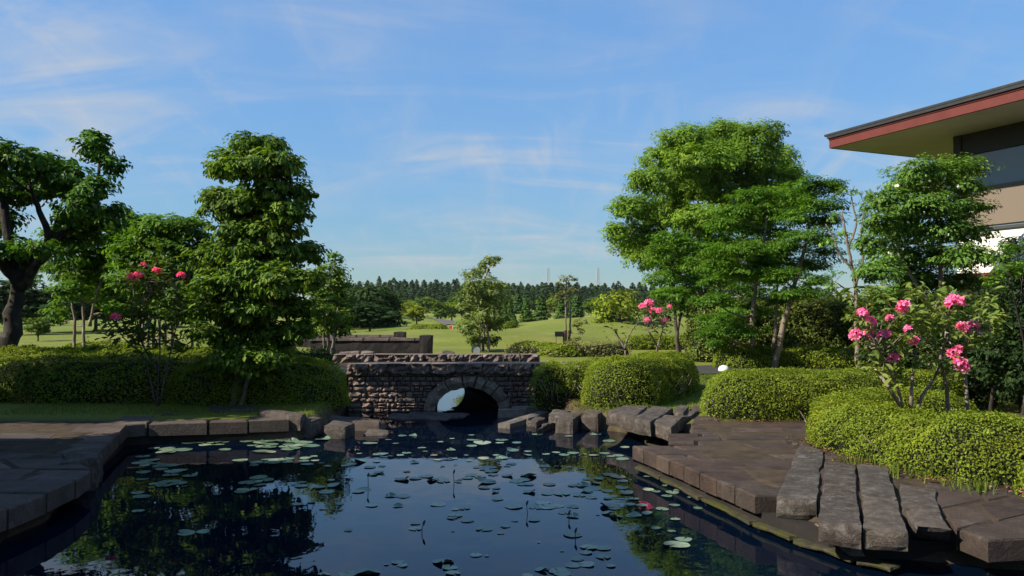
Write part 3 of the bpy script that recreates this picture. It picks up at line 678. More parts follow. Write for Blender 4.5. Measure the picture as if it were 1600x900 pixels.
def tree(label, base, stems, blobs, mat, bark, dens, size, group=None, name='tree', cat='tree', r0=.08, cr=.2, flat=.55, per=34, aspect=.5, hexleaf=False, droop=0, up=.6,
         bmin=.1, bmax=.95, shell=(.62, 1.04), twigs=2, updist=.25, brm=1.0, rag=.12, sag=.25):
    t = thing(name, label, cat, base, group); S_ = []
    for k, st in enumerate(stems):
        g0 = Tz(st[0][0], st[0][1]); st = [tuple(q) for q in st]
        if k == 0 or abs(st[0][2]-g0) < 1.0: st = [(st[0][0], st[0][1], g0-.12)]+([st[0]] if st[0][2] > g0+.1 else [])+st[1:]
        P = spline(st, 5); R = np.linspace(1, .28, len(P))*(r0 if np.isscalar(r0) else r0[k]); R[0] *= 1.25
        P[1:-1] += rng.normal(size=(len(P)-2, 3))*R[1:-1, None]*.25
        V, Fs = tube(P, R, 9); o = obj('trunk', V, Fs, bark, t, smooth=True); S_.append((P, R, o))
    for b in blobs:
        c = np.array(b[:3]); best = None
        for P, R, o in S_:
            z0, z1 = P[0, 2], P[-1, 2]; k = np.arange(len(P)); f = k/(len(P)-1)
            dd = np.linalg.norm(P-(c-np.array((0, 0, .25*np.linalg.norm(P-c, axis=1).min()))), axis=1)+(f < bmin)*9
            i = int(np.argmin(dd)); 
            if best is None or dd[i] < best[0]: best = (dd[i], P[i], R[i], o)
        _, p, rr, o = best; q = c-np.array((0, 0, b[5]*.3)); L = np.linalg.norm(q-p)
        if L < .15: continue
        bp = branch_pts(p, q, sag); mb = MB(); r1 = min(rr*.75, .012+.02*L)*brm; mb.tube(bp, np.linspace(r1, r1*.4, len(bp)), 6)
        for _ in range(twigs):
            e = c+rand_dirs(1)[0]*np.array(b[3:6])*.8; a = bp[random.randint(2, len(bp)-1)]; tp = branch_pts(a, e, .1, 4); mb.tube(tp, np.linspace(r1*.45, r1*.12, 4), 4)
        mb.build('branch', bark, o, smooth=True)
    if len(blobs): V, Q = clump_crown(blobs, dens, size, cr, flat, per, aspect, hexleaf, shell, up, droop, updist, rag); obj('crown', V, Q, mat, t)
    return t
def pxblobs(L, Y, sy=.9, seed=0, k=1.0):
    """(u, v, ru, rv[, dy]) in photo pixels on a tree standing at distance Y -> world blobs with depth"""
    r = random.Random(seed); out = []
    for b in L:
        u, v, ru, rv = b[:4]; dy = b[4] if len(b) > 4 else r.uniform(-.5, .5)*sy
        c = dp(u, v, Y+dy); s = (Y+dy)/F; out.append((c[0], c[1], c[2], ru*s*k**.5, max(ru, rv)*s*.95, rv*s*k))
    return out
def pxline(L, Y, dys=None):
    return [tuple(dp(u, v, Y+(dys[i] if dys else 0))) for i, (u, v) in enumerate(L)]

# --- T1: big tree, far left edge
Y = 17.0
tree('large broad-leaved tree with thick dark trunk at the far left edge', dp(22, 545, Y),
     [pxline([(20, 560), (22, 500), (30, 440), (45, 390)], Y), pxline([(30, 450), (75, 385), (62, 330), (45, 290)], Y, [0, -.2, -.1, .2]), pxline([(30, 440), (10, 350), (5, 270), (-10, 240)], Y, [0, .2, .4, .5]),
      pxline([(40, 410), (85, 375), (125, 350), (150, 300), (155, 250)], Y, [0, 0, .2, .2, .3]), pxline([(25, 430), (-40, 380), (-110, 330)], Y, [0, -.4, -.8])],
     pxblobs([(40, 255, 42, 20), (75, 265, 40, 22), (20, 300, 40, 26), (105, 285, 40, 24), (150, 235, 26, 26), (172, 262, 18, 16), (142, 215, 16, 8), (70, 300, 40, 14), (125, 322, 36, 22), (150, 300, 26, 20), (160, 345, 30, 22), (110, 345, 26, 10), (10, 345, 24, 14), (62, 388, 26, 12), (10, 395, 36, 24), (120, 370, 36, 18), (-40, 280, 50, 34), (-60, 350, 55, 40), (-110, 300, 60, 40), (-20, 240, 40, 20), (-90, 400, 60, 34), (182, 330, 12, 12), (-150, 360, 50, 40)], Y, 2.4, 1),
     m_mag, m_barkd, 330, .115, r0=[.28, .11, .13, .10, .14], cr=.2, per=15, aspect=.55, hexleaf=True, shell=(.5, 1.05), up=.55, flat=.7)
# --- neighbours of the big tree just outside the frame; their shade falls on the left hedge
for lab, x, y, h in (('tall shade tree outside the left frame edge nearest the terrace', -11.5, 12.9, 6.0), ('tall shade tree outside the left frame edge further from the pond', -16.0, 12.2, 8.8), ('low shade tree outside the left frame edge beside the big left tree', -14.6, 13.2, 5.4)):
    r_ = random.Random(int(h*10)); tree(lab, (x, y, .35), [[(x, y, .3), (x+.1, y, h*.4), (x, y+.1, h*.8)]], [(x+r_.uniform(-1.7, 1.7), y+r_.uniform(-1.1, .5), h*r_.uniform(.6, .95), r_.uniform(.6, .9), r_.uniform(.5, .7), .5) for _ in range(30)], m_mag, m_bark, 120, .17, r0=.2, cr=.3, per=20, aspect=.55, hexleaf=True)
for lab, x, y in (('dense evergreen shrub added outside the frame to block sky light beside the near left terrace', -7.6, 6.6), ('dense evergreen shrub added outside the frame to block sky light behind the near left terrace', -8.4, 9.0)):  # unseen shrubs, added to keep sky light off the near left paving
    r_ = random.Random(int(-x*10)); tree(lab, (x, y, .35), [[(x, y, .3), (x+.1, y, 1.2), (x, y+.1, 2.4)]], [(x+r_.uniform(-1, .8), y+r_.uniform(-1, 1), r_.uniform(.7, 3.0), .7, .7, .6) for _ in range(16)], m_dark, m_barkd, 130, .16, name='shrub', cat='shrub', r0=.1, cr=.3, per=24, hexleaf=True)
# --- T2: tall layered tree left of centre
Y = 14.9
tree('tall dense column-shaped tree with drooping leaves and slanting stems left of the bridge', dp(368, 631, Y),
     [pxline([(362, 634), (372, 560), (385, 440), (398, 320), (402, 240)], Y), pxline([(357, 632), (352, 560), (345, 480), (350, 400)], Y, [.2, .3, .4, .3]), pxline([(374, 634), (392, 575), (420, 500), (440, 430)], Y, [0, -.1, -.2, -.2])],
     pxblobs([(400, 228, 48, 17), (372, 255, 44, 18), (430, 255, 40, 18), (400, 262, 52, 22), (345, 268, 24, 14), (455, 258, 20, 14), (365, 310, 50, 20), (430, 295, 46, 22), (465, 305, 24, 16), (395, 325, 60, 22), (345, 330, 28, 16), (450, 330, 36, 18),
               (375, 365, 50, 20), (430, 365, 50, 20), (345, 400, 40, 20), (400, 405, 64, 22), (460, 395, 44, 18), (485, 392, 24, 12), (330, 440, 28, 20), (375, 445, 56, 22), (435, 440, 56, 22), (480, 440, 30, 16), (330, 485, 36, 20), (395, 485, 60, 22), (450, 480, 46, 20), (325, 520, 26, 16), (365, 528, 50, 20), (425, 520, 56, 20), (470, 515, 28, 16), (390, 560, 46, 18), (350, 555, 26, 14), (420, 555, 30, 14), (400, 345, 50, 16, .2), (375, 390, 44, 20, -.35), (430, 392, 44, 20, -.2), (405, 420, 50, 16, -.4), (400, 465, 50, 18, .3), (385, 510, 44, 16, .4), (370, 580, 34, 14, .2), (408, 582, 32, 15, .1), (440, 545, 24, 14), (340, 460, 30, 18, .3)], Y, 1.5, 2),
     m_dog, m_barkp, 600, .095, r0=[.055, .045, .045], cr=.17, per=24, aspect=.5, hexleaf=True, droop=.7, flat=.5, shell=(.45, 1.05), up=.6)
# --- T1b: thin-trunked grove behind
Y = 23.0
tree('slender tree with three pale trunks standing on the lawn behind the big left tree', dp(128, 508, Y),
     [pxline([(117, 510), (112, 460), (105, 400), (100, 350)], Y), pxline([(131, 510), (129, 450), (135, 390), (150, 350)], Y, [.3]*4), pxline([(140, 510), (150, 465), (165, 420), (180, 380)], Y, [-.2]*4)],
     pxblobs([(110, 400, 34, 20), (160, 370, 40, 18), (200, 350, 34, 18), (130, 430, 36, 18), (175, 410, 42, 18), (215, 385, 30, 18), (110, 455, 28, 18), (160, 450, 38, 16), (205, 430, 34, 16), (185, 480, 26, 10), (90, 490, 14, 8), (95, 370, 26, 16), (140, 340, 30, 14), (225, 450, 30, 16), (80, 420, 24, 16)], Y, 2.4, 3, 1.3),
     m_thin, m_barkp, 300, .13, r0=.05, cr=.3, per=26, flat=.4, up=.8, shell=(.4, 1.05))
tree('wide layered tree on a cluster of many thin trunks behind the left hedge', dp(245, 535, 21.5),
     [pxline([(222+i*9, 540), (224+i*9, 490), (226+i*13-10, 430), (215+i*18-10, 380)], 21.5, [random.uniform(-.4, .4)]*4) for i in range(6)]+[pxline([(300, 540), (300, 500), (296, 440), (290, 390)], 21.5)],
     pxblobs([(265, 355, 46, 16), (300, 365, 30, 18), (240, 375, 40, 16), (280, 395, 46, 18), (312, 405, 20, 20), (235, 410, 36, 16), (270, 430, 46, 16), (310, 440, 20, 18), (235, 455, 34, 14), (285, 465, 34, 14), (315, 475, 16, 14), (200, 400, 24, 18), (205, 440, 26, 16), (260, 490, 30, 12), (300, 495, 22, 12)], 21.5, 2.2, 4, 1.3),
     m_thin, m_barkp, 360, .12, r0=.05, cr=.26, per=26, flat=.4, up=.8, shell=(.4, 1.05))
# --- T3: small multi-stem tree at the bridge end
Y = 23.5
tree('small bushy tree on four pale stems beside the path at the left bridge end', dp(515, 556, Y),
     [pxline([(507, 558), (506, 525), (505, 480)], Y), pxline([(513, 558), (513, 525), (512, 470), (520, 410)], Y, [.1]*4), pxline([(518, 558), (521, 530), (528, 480)], Y, [-.1]*3), pxline([(525, 557), (522, 535), (530, 500)], Y, [.2]*3)],
     pxblobs([(520, 405, 12, 10), (515, 425, 26, 12), (528, 445, 22, 14), (500, 440, 26, 14), (512, 465, 34, 14), (535, 475, 16, 12), (490, 480, 28, 14), (520, 495, 30, 12), (485, 515, 24, 12), (525, 515, 26, 9), (500, 505, 30, 10)], Y, 1.6, 5),
     m_dog, m_barkp, 330, .11, r0=.06, cr=.24, per=26, flat=.5)
# --- small tree centre beyond the bridge
Y = 33.0
tree('small airy tree with pale tufted leaves in the centre on the lawn', dp(755, 552, Y),
     [pxline([(748, 553), (750, 520), (752, 470), (762, 420)], Y), pxline([(755, 553), (757, 515), (768, 460)], Y, [.2]*3), pxline([(763, 553), (762, 520), (745, 470), (738, 440)], Y, [-.2]*4)],
     pxblobs([(766, 408, 18, 8), (758, 418, 14, 6), (738, 428, 13, 8), (752, 445, 28, 12), (778, 450, 16, 10), (735, 462, 18, 10), (760, 468, 30, 12), (730, 485, 20, 10), (765, 490, 28, 12), (750, 505, 34, 11), (735, 515, 24, 9), (770, 508, 20, 9), (758, 532, 26, 6), (740, 535, 12, 6)], Y, 2, 6),
     leaf_mat('leaf_tufted', (0.063, 0.115, 0.022), (0.119, 0.176, 0.036), (0.280, 0.297, 0.108), .3), m_barkp, 190, .13, r0=.07, cr=.26, per=26, flat=.6, shell=(.5, 1.1))
# --- thin staked tree with sparse leaves
Y = 36.0
tr = tree('thin half-bare young tree with pale sparse leaves beside the dark sign', dp(884, 545, Y),
     [pxline([(884, 548), (884, 500), (884, 450), (887, 432)], Y), pxline([(889, 548), (891, 500), (889, 450), (880, 436)], Y, [.1]*4)],
     pxblobs([(888, 437, 12, 6), (876, 445, 7, 4), (902, 440, 7, 4), (868, 462, 6, 4), (895, 455, 8, 5), (880, 456, 5, 4), (905, 505, 12, 8), (908, 520, 10, 7), (900, 533, 9, 6)], Y, .8, 7), m_pale, m_barkp, 90, .12, r0=.055, cr=.2, per=14)
# --- the big yellow-green tree, right
Y = 37.0
tree('huge spreading light green tree, tallest in the right-hand group', dp(1104, 541, Y),
     [pxline([(1104, 545), (1108, 480), (1105, 400), (1110, 320), (1120, 250)], Y), pxline([(1106, 470), (1070, 410), (1030, 350)], Y, [0, -.5, -1]), pxline([(1108, 440), (1160, 370), (1190, 300)], Y, [0, .5, .8]), pxline([(1106, 430), (1080, 340), (1060, 270)], Y, [0, .8, 1.6])],
     pxblobs([(1070, 222, 45, 20), (1130, 215, 48, 20), (1190, 212, 34, 20), (1040, 250, 36, 20), (1095, 255, 55, 24), (1160, 250, 55, 24), (1215, 250, 30, 22), (1020, 285, 40, 20), (1075, 295, 50, 22), (1140, 295, 60, 24), (1205, 285, 44, 22), (1240, 275, 18, 16), (990, 325, 34, 18), (1040, 335, 50, 22), (1100, 345, 56, 22), (1165, 340, 55, 22), (1220, 320, 38, 22), (965, 365, 20, 14), (1000, 370, 40, 18), (1055, 385, 46, 18), (1115, 390, 46, 20), (1180, 390, 50, 20), (1020, 405, 40, 14), (985, 390, 26, 10), (1080, 425, 46, 16), (1140, 430, 44, 16), (1200, 430, 40, 16), (1060, 460, 34, 12), (1255, 310, 16, 14)], Y, 6, 8, 1.12),
     m_big, m_bark, 350, .135, r0=[.33, .16, .16, .15], cr=.36, per=34, flat=.6, up=.55, shell=(.5, 1.04), twigs=3)
# --- dark slim tree on two stems
Y = 28.5
tree('slim dark green tree on two crossing stems behind the round hedge', dp(1058, 559, Y),
     [pxline([(1060, 560), (1057, 520), (1054, 470), (1050, 410)], Y), pxline([(1064, 560), (1058, 525), (1066, 480), (1075, 430)], Y, [.2]*4), pxline([(1073, 558), (1076, 520), (1080, 470)], Y, [.4]*3)],
     pxblobs([(1045, 375, 30, 12), (1070, 385, 28, 14), (1030, 395, 24, 12), (1055, 410, 40, 14), (1085, 415, 24, 14), (1040, 435, 32, 12), (1075, 445, 34, 14), (1050, 460, 32, 12), (1085, 475, 26, 12), (1060, 485, 24, 9)], Y, 2, 9),
     m_maple, m_bark, 330, .10, r0=.085, cr=.28, per=30, flat=.35, up=.9)
# --- layered maples
Y = 24.0
tree('layered maple with flat leafy tiers on a pale-footed trunk behind the right hedge', dp(1178, 578, Y),
     [pxline([(1180, 580), (1176, 530), (1178, 470), (1190, 400), (1200, 330)], Y)],
     pxblobs([(1180, 305, 40, 11), (1150, 330, 40, 11), (1205, 330, 36, 12), (1130, 350, 28, 10), (1175, 355, 50, 12), (1215, 365, 30, 12), (1120, 385, 24, 9), (1160, 390, 50, 12), (1205, 400, 36, 12), (1125, 415, 36, 10), (1175, 425, 44, 11), (1115, 440, 24, 9), (1155, 455, 46, 11), (1120, 470, 38, 10), (1165, 485, 42, 10), (1125, 500, 38, 10), (1110, 520, 22, 8), (1155, 515, 40, 9), (1130, 535, 24, 7)], Y, 2.6, 10, 1.2),
     m_maple, m_barkp, 520, .08, r0=.095, cr=.3, per=40, flat=.28, up=1.1, shell=(.3, 1.06), droop=.5)
tree('layered maple leaning right on a pale slanting trunk beside the tall hedge', dp(1212, 576, Y-.6),
     [pxline([(1209, 580), (1222, 515), (1240, 450), (1260, 380), (1270, 310)], Y-.6), pxline([(1202, 580), (1210, 530), (1214, 470), (1215, 420)], Y-.6, [.5]*4)],
     pxblobs([(1275, 288, 36, 11), (1300, 292, 24, 10), (1245, 305, 36, 11), (1280, 320, 40, 12), (1250, 340, 40, 12), (1295, 345, 26, 12), (1265, 370, 44, 12), (1230, 385, 30, 11), (1285, 395, 30, 12), (1255, 415, 42, 11), (1225, 430, 30, 10), (1275, 440, 28, 10), (1245, 455, 36, 10), (1215, 470, 26, 9), (1195, 410, 30, 10)], Y-.6, 2.4, 11, 1.2),
     m_maple, m_barkp, 520, .08, r0=[.10, .07], cr=.3, per=40, flat=.28, up=1.1, shell=(.3, 1.06), droop=.5)
# --- sparse bare-branched tree
Y = 17.5
tree('half-bare tree with twisting pinkish branches between maple and dense tree', dp(1340, 582, Y),
     [pxline([(1341, 584), (1338, 520), (1338, 460), (1330, 410), (1322, 370), (1315, 330)], Y), pxline([(1336, 450), (1348, 400), (1345, 360), (1352, 320)], Y), pxline([(1332, 420), (1310, 395), (1302, 370), (1290, 350)], Y), pxline([(1326, 385), (1338, 350), (1330, 310), (1335, 290)], Y), pxline([(1338, 470), (1318, 450), (1305, 440)], Y), pxline([(1346, 380), (1368, 350), (1375, 320)], Y)],
     pxblobs([(1320, 300, 16, 7), (1345, 300, 14, 7), (1302, 340, 10, 6), (1298, 380, 10, 6), (1360, 330, 14, 8), (1312, 430, 12, 6), (1350, 420, 10, 8), (1300, 450, 8, 5)], Y, 1, 12),
     m_dense, m_barkp, 200, .075, r0=[.066, .034, .03, .03, .026, .03], cr=.16, per=18, twigs=6)
# --- dense tree right
Y = 16.0
tree('dense bright green tree with tiny white blossoms in front of the building', dp(1470, 590, Y),
     [pxline([(1474, 600), (1470, 520), (1468, 430), (1466, 350), (1460, 290)], Y), pxline([(1470, 500), (1430, 440), (1400, 390)], Y), pxline([(1455, 600), (1448, 530), (1440, 470)], Y, [.4]*3)],
     pxblobs([(1450, 268, 50, 16), (1490, 262, 40, 12), (1420, 285, 34, 14), (1470, 295, 50, 18), (1510, 290, 20, 12), (1390, 310, 34, 14), (1440, 325, 50, 18), (1495, 325, 40, 14), (1530, 322, 22, 8), (1375, 345, 32, 16), (1420, 360, 46, 18), (1475, 360, 46, 18), (1520, 365, 28, 12), (1365, 385, 26, 16), (1405, 400, 46, 18), (1460, 400, 46, 18), (1510, 400, 34, 14), (1535, 398, 14, 9), (1370, 425, 32, 16), (1425, 435, 46, 16), (1480, 440, 46, 16), (1520, 440, 24, 12), (1390, 462, 40, 14), (1450, 470, 50, 14), (1500, 475, 36, 14), (1420, 500, 50, 14), (1480, 505, 44, 14)], Y, 2.4, 13, 1.3),
     m_dense, m_barkp, 800, .075, r0=[.08, .05, .05], cr=.22, per=36, flat=.4, up=.85, droop=.4, shell=(.4, 1.08), rag=.2)
P = np.array([dp(u, v, Y-.9+random.uniform(-.3, .3)) for u, v in [(random.uniform(1385, 1525), random.uniform(265, 450)) for _ in range(34)]])
def white_bits(P, label, size):
    V, Q = [], []
    V, Q = leaf_arrays(np.repeat(P, 5, 0)+rng.normal(size=(len(P)*5, 3))*.012, rand_dirs(len(P)*5)+(0, 0, .6), size, .8); o = obj('blossom', V, Q, m_white); return o
tr = [o for o in S.objects if o.get('label', '').startswith('dense bright green')][0]
o = white_bits(P, '', .05); o.parent = tr; o.matrix_parent_inverse.identity(); o.location = tuple(-wloc(tr)); o['kind'] = 'stuff'
# --- dark shrubs at the right edge and behind the rhododendron
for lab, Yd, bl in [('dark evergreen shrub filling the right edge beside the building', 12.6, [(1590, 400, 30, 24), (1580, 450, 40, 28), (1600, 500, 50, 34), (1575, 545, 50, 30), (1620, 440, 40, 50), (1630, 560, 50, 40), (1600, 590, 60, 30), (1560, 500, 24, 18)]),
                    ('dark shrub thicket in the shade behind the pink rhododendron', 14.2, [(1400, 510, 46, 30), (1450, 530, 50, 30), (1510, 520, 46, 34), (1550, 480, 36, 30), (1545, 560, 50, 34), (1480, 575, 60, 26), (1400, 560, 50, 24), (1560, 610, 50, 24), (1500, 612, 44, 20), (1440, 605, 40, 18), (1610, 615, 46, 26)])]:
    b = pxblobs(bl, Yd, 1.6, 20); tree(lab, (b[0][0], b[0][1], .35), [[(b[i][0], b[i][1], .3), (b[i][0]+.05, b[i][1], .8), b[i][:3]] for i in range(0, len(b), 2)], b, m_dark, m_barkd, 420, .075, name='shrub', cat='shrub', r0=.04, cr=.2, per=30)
bl = pxblobs([(1565, 400, 26, 12), (1590, 385, 20, 12), (1575, 425, 30, 12), (1600, 415, 24, 14), (1560, 440, 22, 10)], 11.6, .8, 22)
tree('small shrub with pale loose leaf sprays at the right edge before the white wall', (bl[0][0], 11.6, .35), [[(bl[0][0], 11.6, .3), (bl[0][0]+.1, 11.6, 1.4), bl[2][:3]]], bl, m_dense, m_barkd, 210, .08, name='shrub', cat='shrub', r0=.03, cr=.14, per=10, flat=.4, up=1, twigs=4)

# ---------------------------------------------------------------- clipped hedges
def hedge(label, line, w, h, zb, dens, size, mat=m_hedge, seed=0, n=3.0, twig=0, group='clipped azalea hedges', rough=.05, gap=.0, cat='hedge', jit=.03, hexleaf=False):
    r = np.random.default_rng(seed+100); P = np.array(line, float); P = spline(np.c_[P, np.zeros(len(P))], 8)[:, :2] if len(P) > 2 else P
    w = np.broadcast_to(np.asarray(w, float), (2,)) if np.ndim(w) else np.array((w, w))
    seg = np.linalg.norm(np.diff(P, axis=0), axis=1); s = np.r_[0, np.cumsum(seg)]; Lt = s[-1]
    tang = np.gradient(P, axis=0); tang /= np.linalg.norm(tang, axis=1)[:, None]; nor = np.stack([-tang[:, 1], tang[:, 0]], -1)
    per = 2*Lt+2*math.pi*w.mean()*.6
    def outline(t):                        # t in 0..per -> centre, outward
        cap = math.pi*w.mean()*.6; C = np.zeros((len(t), 2)); O = np.zeros((len(t), 2)); fs = np.zeros(len(t))
        def on(q): return np.stack([np.interp(q, s, P[:, k]) for k in (0, 1)], -1), np.stack([np.interp(q, s, nor[:, k]) for k in (0, 1)], -1)
        a = t < Lt; b = (t >= Lt) & (t < Lt+cap); c = (t >= Lt+cap) & (t < 2*Lt+cap); d = t >= 2*Lt+cap
        for m, q, sg in ((a, t, 1), (c, 2*Lt+cap-t, -1)):
            if m.any(): cc, nn = on(q[m]); C[m] = cc; O[m] = nn*sg; fs[m] = q[m]/max(Lt, 1e-6)
        for m, q0, cc, n0, t0, sg, f in ((b, Lt, P[-1], nor[-1], tang[-1], 1, 1), (d, 2*Lt+cap, P[0], nor[0], tang[0], -1, 0)):
            if m.any():
                an = (t[m]-q0)/cap*math.pi; C[m] = cc; fs[m] = f
                O[m] = n0[None]*(np.cos(an)*sg)[:, None]+t0[None]*(np.sin(an)*sg)[:, None]
        return C, O, w[0]+(w[1]-w[0])*fs
    ph = np.linspace(-.12, math.pi/2, 200); wm = w.mean()
    prof = np.stack([wm*np.abs(np.cos(ph))**(2/n), h*np.sign(np.sin(ph))*np.abs(np.sin(ph))**(2/n)], -1)
    arc = np.r_[0, np.cumsum(np.linalg.norm(np.diff(prof, axis=0), axis=1))]
    def surf(t, f, k=1.0, disp=True):
        C, O, ww = outline(t); p = np.interp(f*arc[-1], arc, ph)
        d = np.cos(p)**(2/n)*ww*k; z = np.sign(np.sin(p))*np.abs(np.sin(p))**(2/n)*h*k
        X = np.c_[C+O*d[:, None], zb+z]
        e = 1e-3; dp_ = np.clip(p, .06, math.pi/2-.06)
        nd = np.cos(dp_)**(2-2/n)/ww; nz = np.sin(dp_)**(2-2/n)/h; N = np.c_[O*nd[:, None], nz]; N /= np.linalg.norm(N, axis=1)[:, None]
        if disp:
            q = X*2.1+seed; g = np.sin(q[:, 0]*1.7+1.3*np.sin(q[:, 1]*1.3+q[:, 2]))+np.sin(q[:, 1]*2.3+q[:, 2]*2.9+1.1*np.sin(q[:, 0]*1.9)); g2 = np.sin(q[:, 0]*5.1+2*np.sin(q[:, 2]*4.))*np.sin(q[:, 1]*4.7+q[:, 2]*5.3)
            X = X+N*(rough*(g*.5+.6*g2))[:, None]
        return X, N
    area = per*arc[-1]; cnt = int(area*dens)
    t = r.uniform(0, per, cnt); f = r.uniform(.02, 1, cnt); X, N = surf(t, f)
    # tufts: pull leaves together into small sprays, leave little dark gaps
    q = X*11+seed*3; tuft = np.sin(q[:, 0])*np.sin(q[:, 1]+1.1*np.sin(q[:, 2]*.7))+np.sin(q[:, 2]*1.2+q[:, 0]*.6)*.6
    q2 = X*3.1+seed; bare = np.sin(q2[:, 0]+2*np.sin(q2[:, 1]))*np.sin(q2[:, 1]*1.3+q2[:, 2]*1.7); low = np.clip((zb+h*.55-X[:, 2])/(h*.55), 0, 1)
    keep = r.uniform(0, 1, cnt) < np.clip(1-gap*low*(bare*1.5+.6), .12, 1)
    X, N, tuft = X[keep], N[keep], tuft[keep]; cnt = len(X)
    X = X+N*(r.normal(size=cnt)*jit*.6+tuft*jit*.6-jit*.3)[:, None]+r.normal(size=(cnt, 3))*.012
    root = thing('hedge', label, cat, (P[:, 0].mean(), P[:, 1].mean(), zb), group)
    V, Q = leaf_arrays(X, N*.75+rand_dirs(cnt)*.7+(0, 0, .25), size, .55, hexleaf, fold=.25); obj('foliage', V, Q, mat, root)
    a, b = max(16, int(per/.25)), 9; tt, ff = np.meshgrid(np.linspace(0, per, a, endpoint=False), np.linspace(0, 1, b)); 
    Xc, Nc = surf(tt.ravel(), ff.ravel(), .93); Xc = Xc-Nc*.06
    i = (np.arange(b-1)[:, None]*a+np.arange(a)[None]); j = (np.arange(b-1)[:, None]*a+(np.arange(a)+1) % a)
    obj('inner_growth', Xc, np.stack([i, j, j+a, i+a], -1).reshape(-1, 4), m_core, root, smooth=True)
    for _ in range(twig):
        tq = r.uniform(0, per, 1); C, O, ww = outline(tq); d0 = ww[0]*.55; a0 = np.r_[C[0]+O[0]*d0, zb-.05]; e = np.r_[C[0]+O[0]*(ww[0]*1.02), zb+h*r.uniform(.3, .6)]+np.r_[r.normal(size=2)*.1, 0]
        V, Fs = tube(branch_pts(a0, e, .5, 5, .06), np.linspace(.011, .005, 5), 5); obj('twig', V, Fs, m_barkp, root, smooth=True)
    return root
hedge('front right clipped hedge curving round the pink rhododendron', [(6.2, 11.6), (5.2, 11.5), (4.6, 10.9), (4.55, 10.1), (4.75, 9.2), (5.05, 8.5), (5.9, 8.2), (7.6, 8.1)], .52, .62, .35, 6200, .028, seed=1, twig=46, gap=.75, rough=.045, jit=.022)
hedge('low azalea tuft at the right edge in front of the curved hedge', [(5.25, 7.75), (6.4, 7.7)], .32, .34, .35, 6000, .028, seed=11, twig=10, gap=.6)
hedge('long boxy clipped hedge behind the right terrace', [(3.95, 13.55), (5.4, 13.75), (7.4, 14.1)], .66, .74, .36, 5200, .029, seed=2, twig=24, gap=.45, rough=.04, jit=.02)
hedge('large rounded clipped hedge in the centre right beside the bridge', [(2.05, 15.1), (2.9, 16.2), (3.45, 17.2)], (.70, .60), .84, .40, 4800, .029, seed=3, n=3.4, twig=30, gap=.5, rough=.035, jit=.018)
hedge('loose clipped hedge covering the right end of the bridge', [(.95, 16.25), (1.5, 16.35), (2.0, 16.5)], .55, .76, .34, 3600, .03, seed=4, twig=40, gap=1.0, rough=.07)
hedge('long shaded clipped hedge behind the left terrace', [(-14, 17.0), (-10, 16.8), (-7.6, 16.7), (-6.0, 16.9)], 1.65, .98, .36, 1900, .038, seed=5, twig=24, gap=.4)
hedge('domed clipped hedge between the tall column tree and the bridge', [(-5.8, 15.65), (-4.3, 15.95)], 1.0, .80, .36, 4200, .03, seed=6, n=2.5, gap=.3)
hedge('short sunlit clipped hedge on the lawn behind the left hedge', [(-13.0, 23.6), (-11.4, 23.4)], .5, .52, Tz(-12, 23.5)-.02, 1500, .05, seed=7, n=2.6)
hedge('low clipped hedge behind the maple trunks', [(7.0, 24.0), (9.6, 24.0), (12, 23.6)], .6, .62, Tz(9, 24), 1500, .05, seed=8, n=2.6)
a, b = gp(992, 545, .5), gp(1062, 545, .5)
hedge('long dark green hedge on the lawn behind the bare rhododendron', [(a[0], a[1]), (b[0]+1.5, b[1]+.5)], .7, .62, Tz(a[0]+1, a[1])-.04, 1100, .06, seed=9)
a, b = gp(822, 536, .85), gp(878, 541, .85)
hedge('low hedge on the mound left of the dark sign', [(a[0], a[1]), (b[0], b[1])], .8, .45, Tz((a[0]+b[0])/2, (a[1]+b[1])/2)-.05, 800, .07, seed=10, n=2.4)
a, b = dp(570, 528, 52), dp(690, 528, 52)
hedge('thin far hedge line above the dark wall', [(dp(655, 0, 58)[0], 58), (dp(690, 0, 58)[0], 57)], .7, .42, Tz(-5, 57), 500, .09, seed=12, n=2.4)
hedge('short far hedge right of the small centre tree', [(dp(774, 0, 60)[0], 60), (dp(794, 0, 60)[0], 59)], .7, .42, Tz(-1, 60), 500, .09, seed=13, n=2.4)
hedge('tall clipped evergreen hedge wall behind the maples', [(6.9, 27.5), (9.5, 27.3), (12.0, 26.5)], .75, 2.15, Tz(9, 27), 700, .085, mat=m_camel, seed=14, n=5, group='tall hedges', rough=.08, gap=.2, jit=.06)
hedge('loose pale shrub row behind the round hedge', [gp(892, 557, .45)[:2], gp(968, 557, .45)[:2]], .45, .55, .45, 420, .07, mat=m_pale, seed=15, n=2.2, twig=16, jit=.12, group='loose low shrubs', cat='shrub')
hedge('small loose pale shrub above the bridge parapet', [gp(806, 556, .45)[:2], gp(838, 556, .45)[:2]], .45, .42, Tz(.3, 30), 260, .08, mat=m_pale, seed=16, n=2.2, twig=10, jit=.12, group='loose low shrubs', cat='shrub')
hedge('dim low shrub beside the path left of the bridge', [(-6.6, 21.6), (-5.4, 22.4)], .5, .5, Tz(-6, 22), 600, .06, mat=m_rnd, seed=17, n=2.2, jit=.1, group='loose low shrubs', cat='shrub')
hedge('low shrub clump under the maples by the white lamp', [gp(1140, 572, .5)[:2], gp(1165, 572, .5)[:2]], .5, .6, .45, 1200, .05, seed=18, n=2.4)

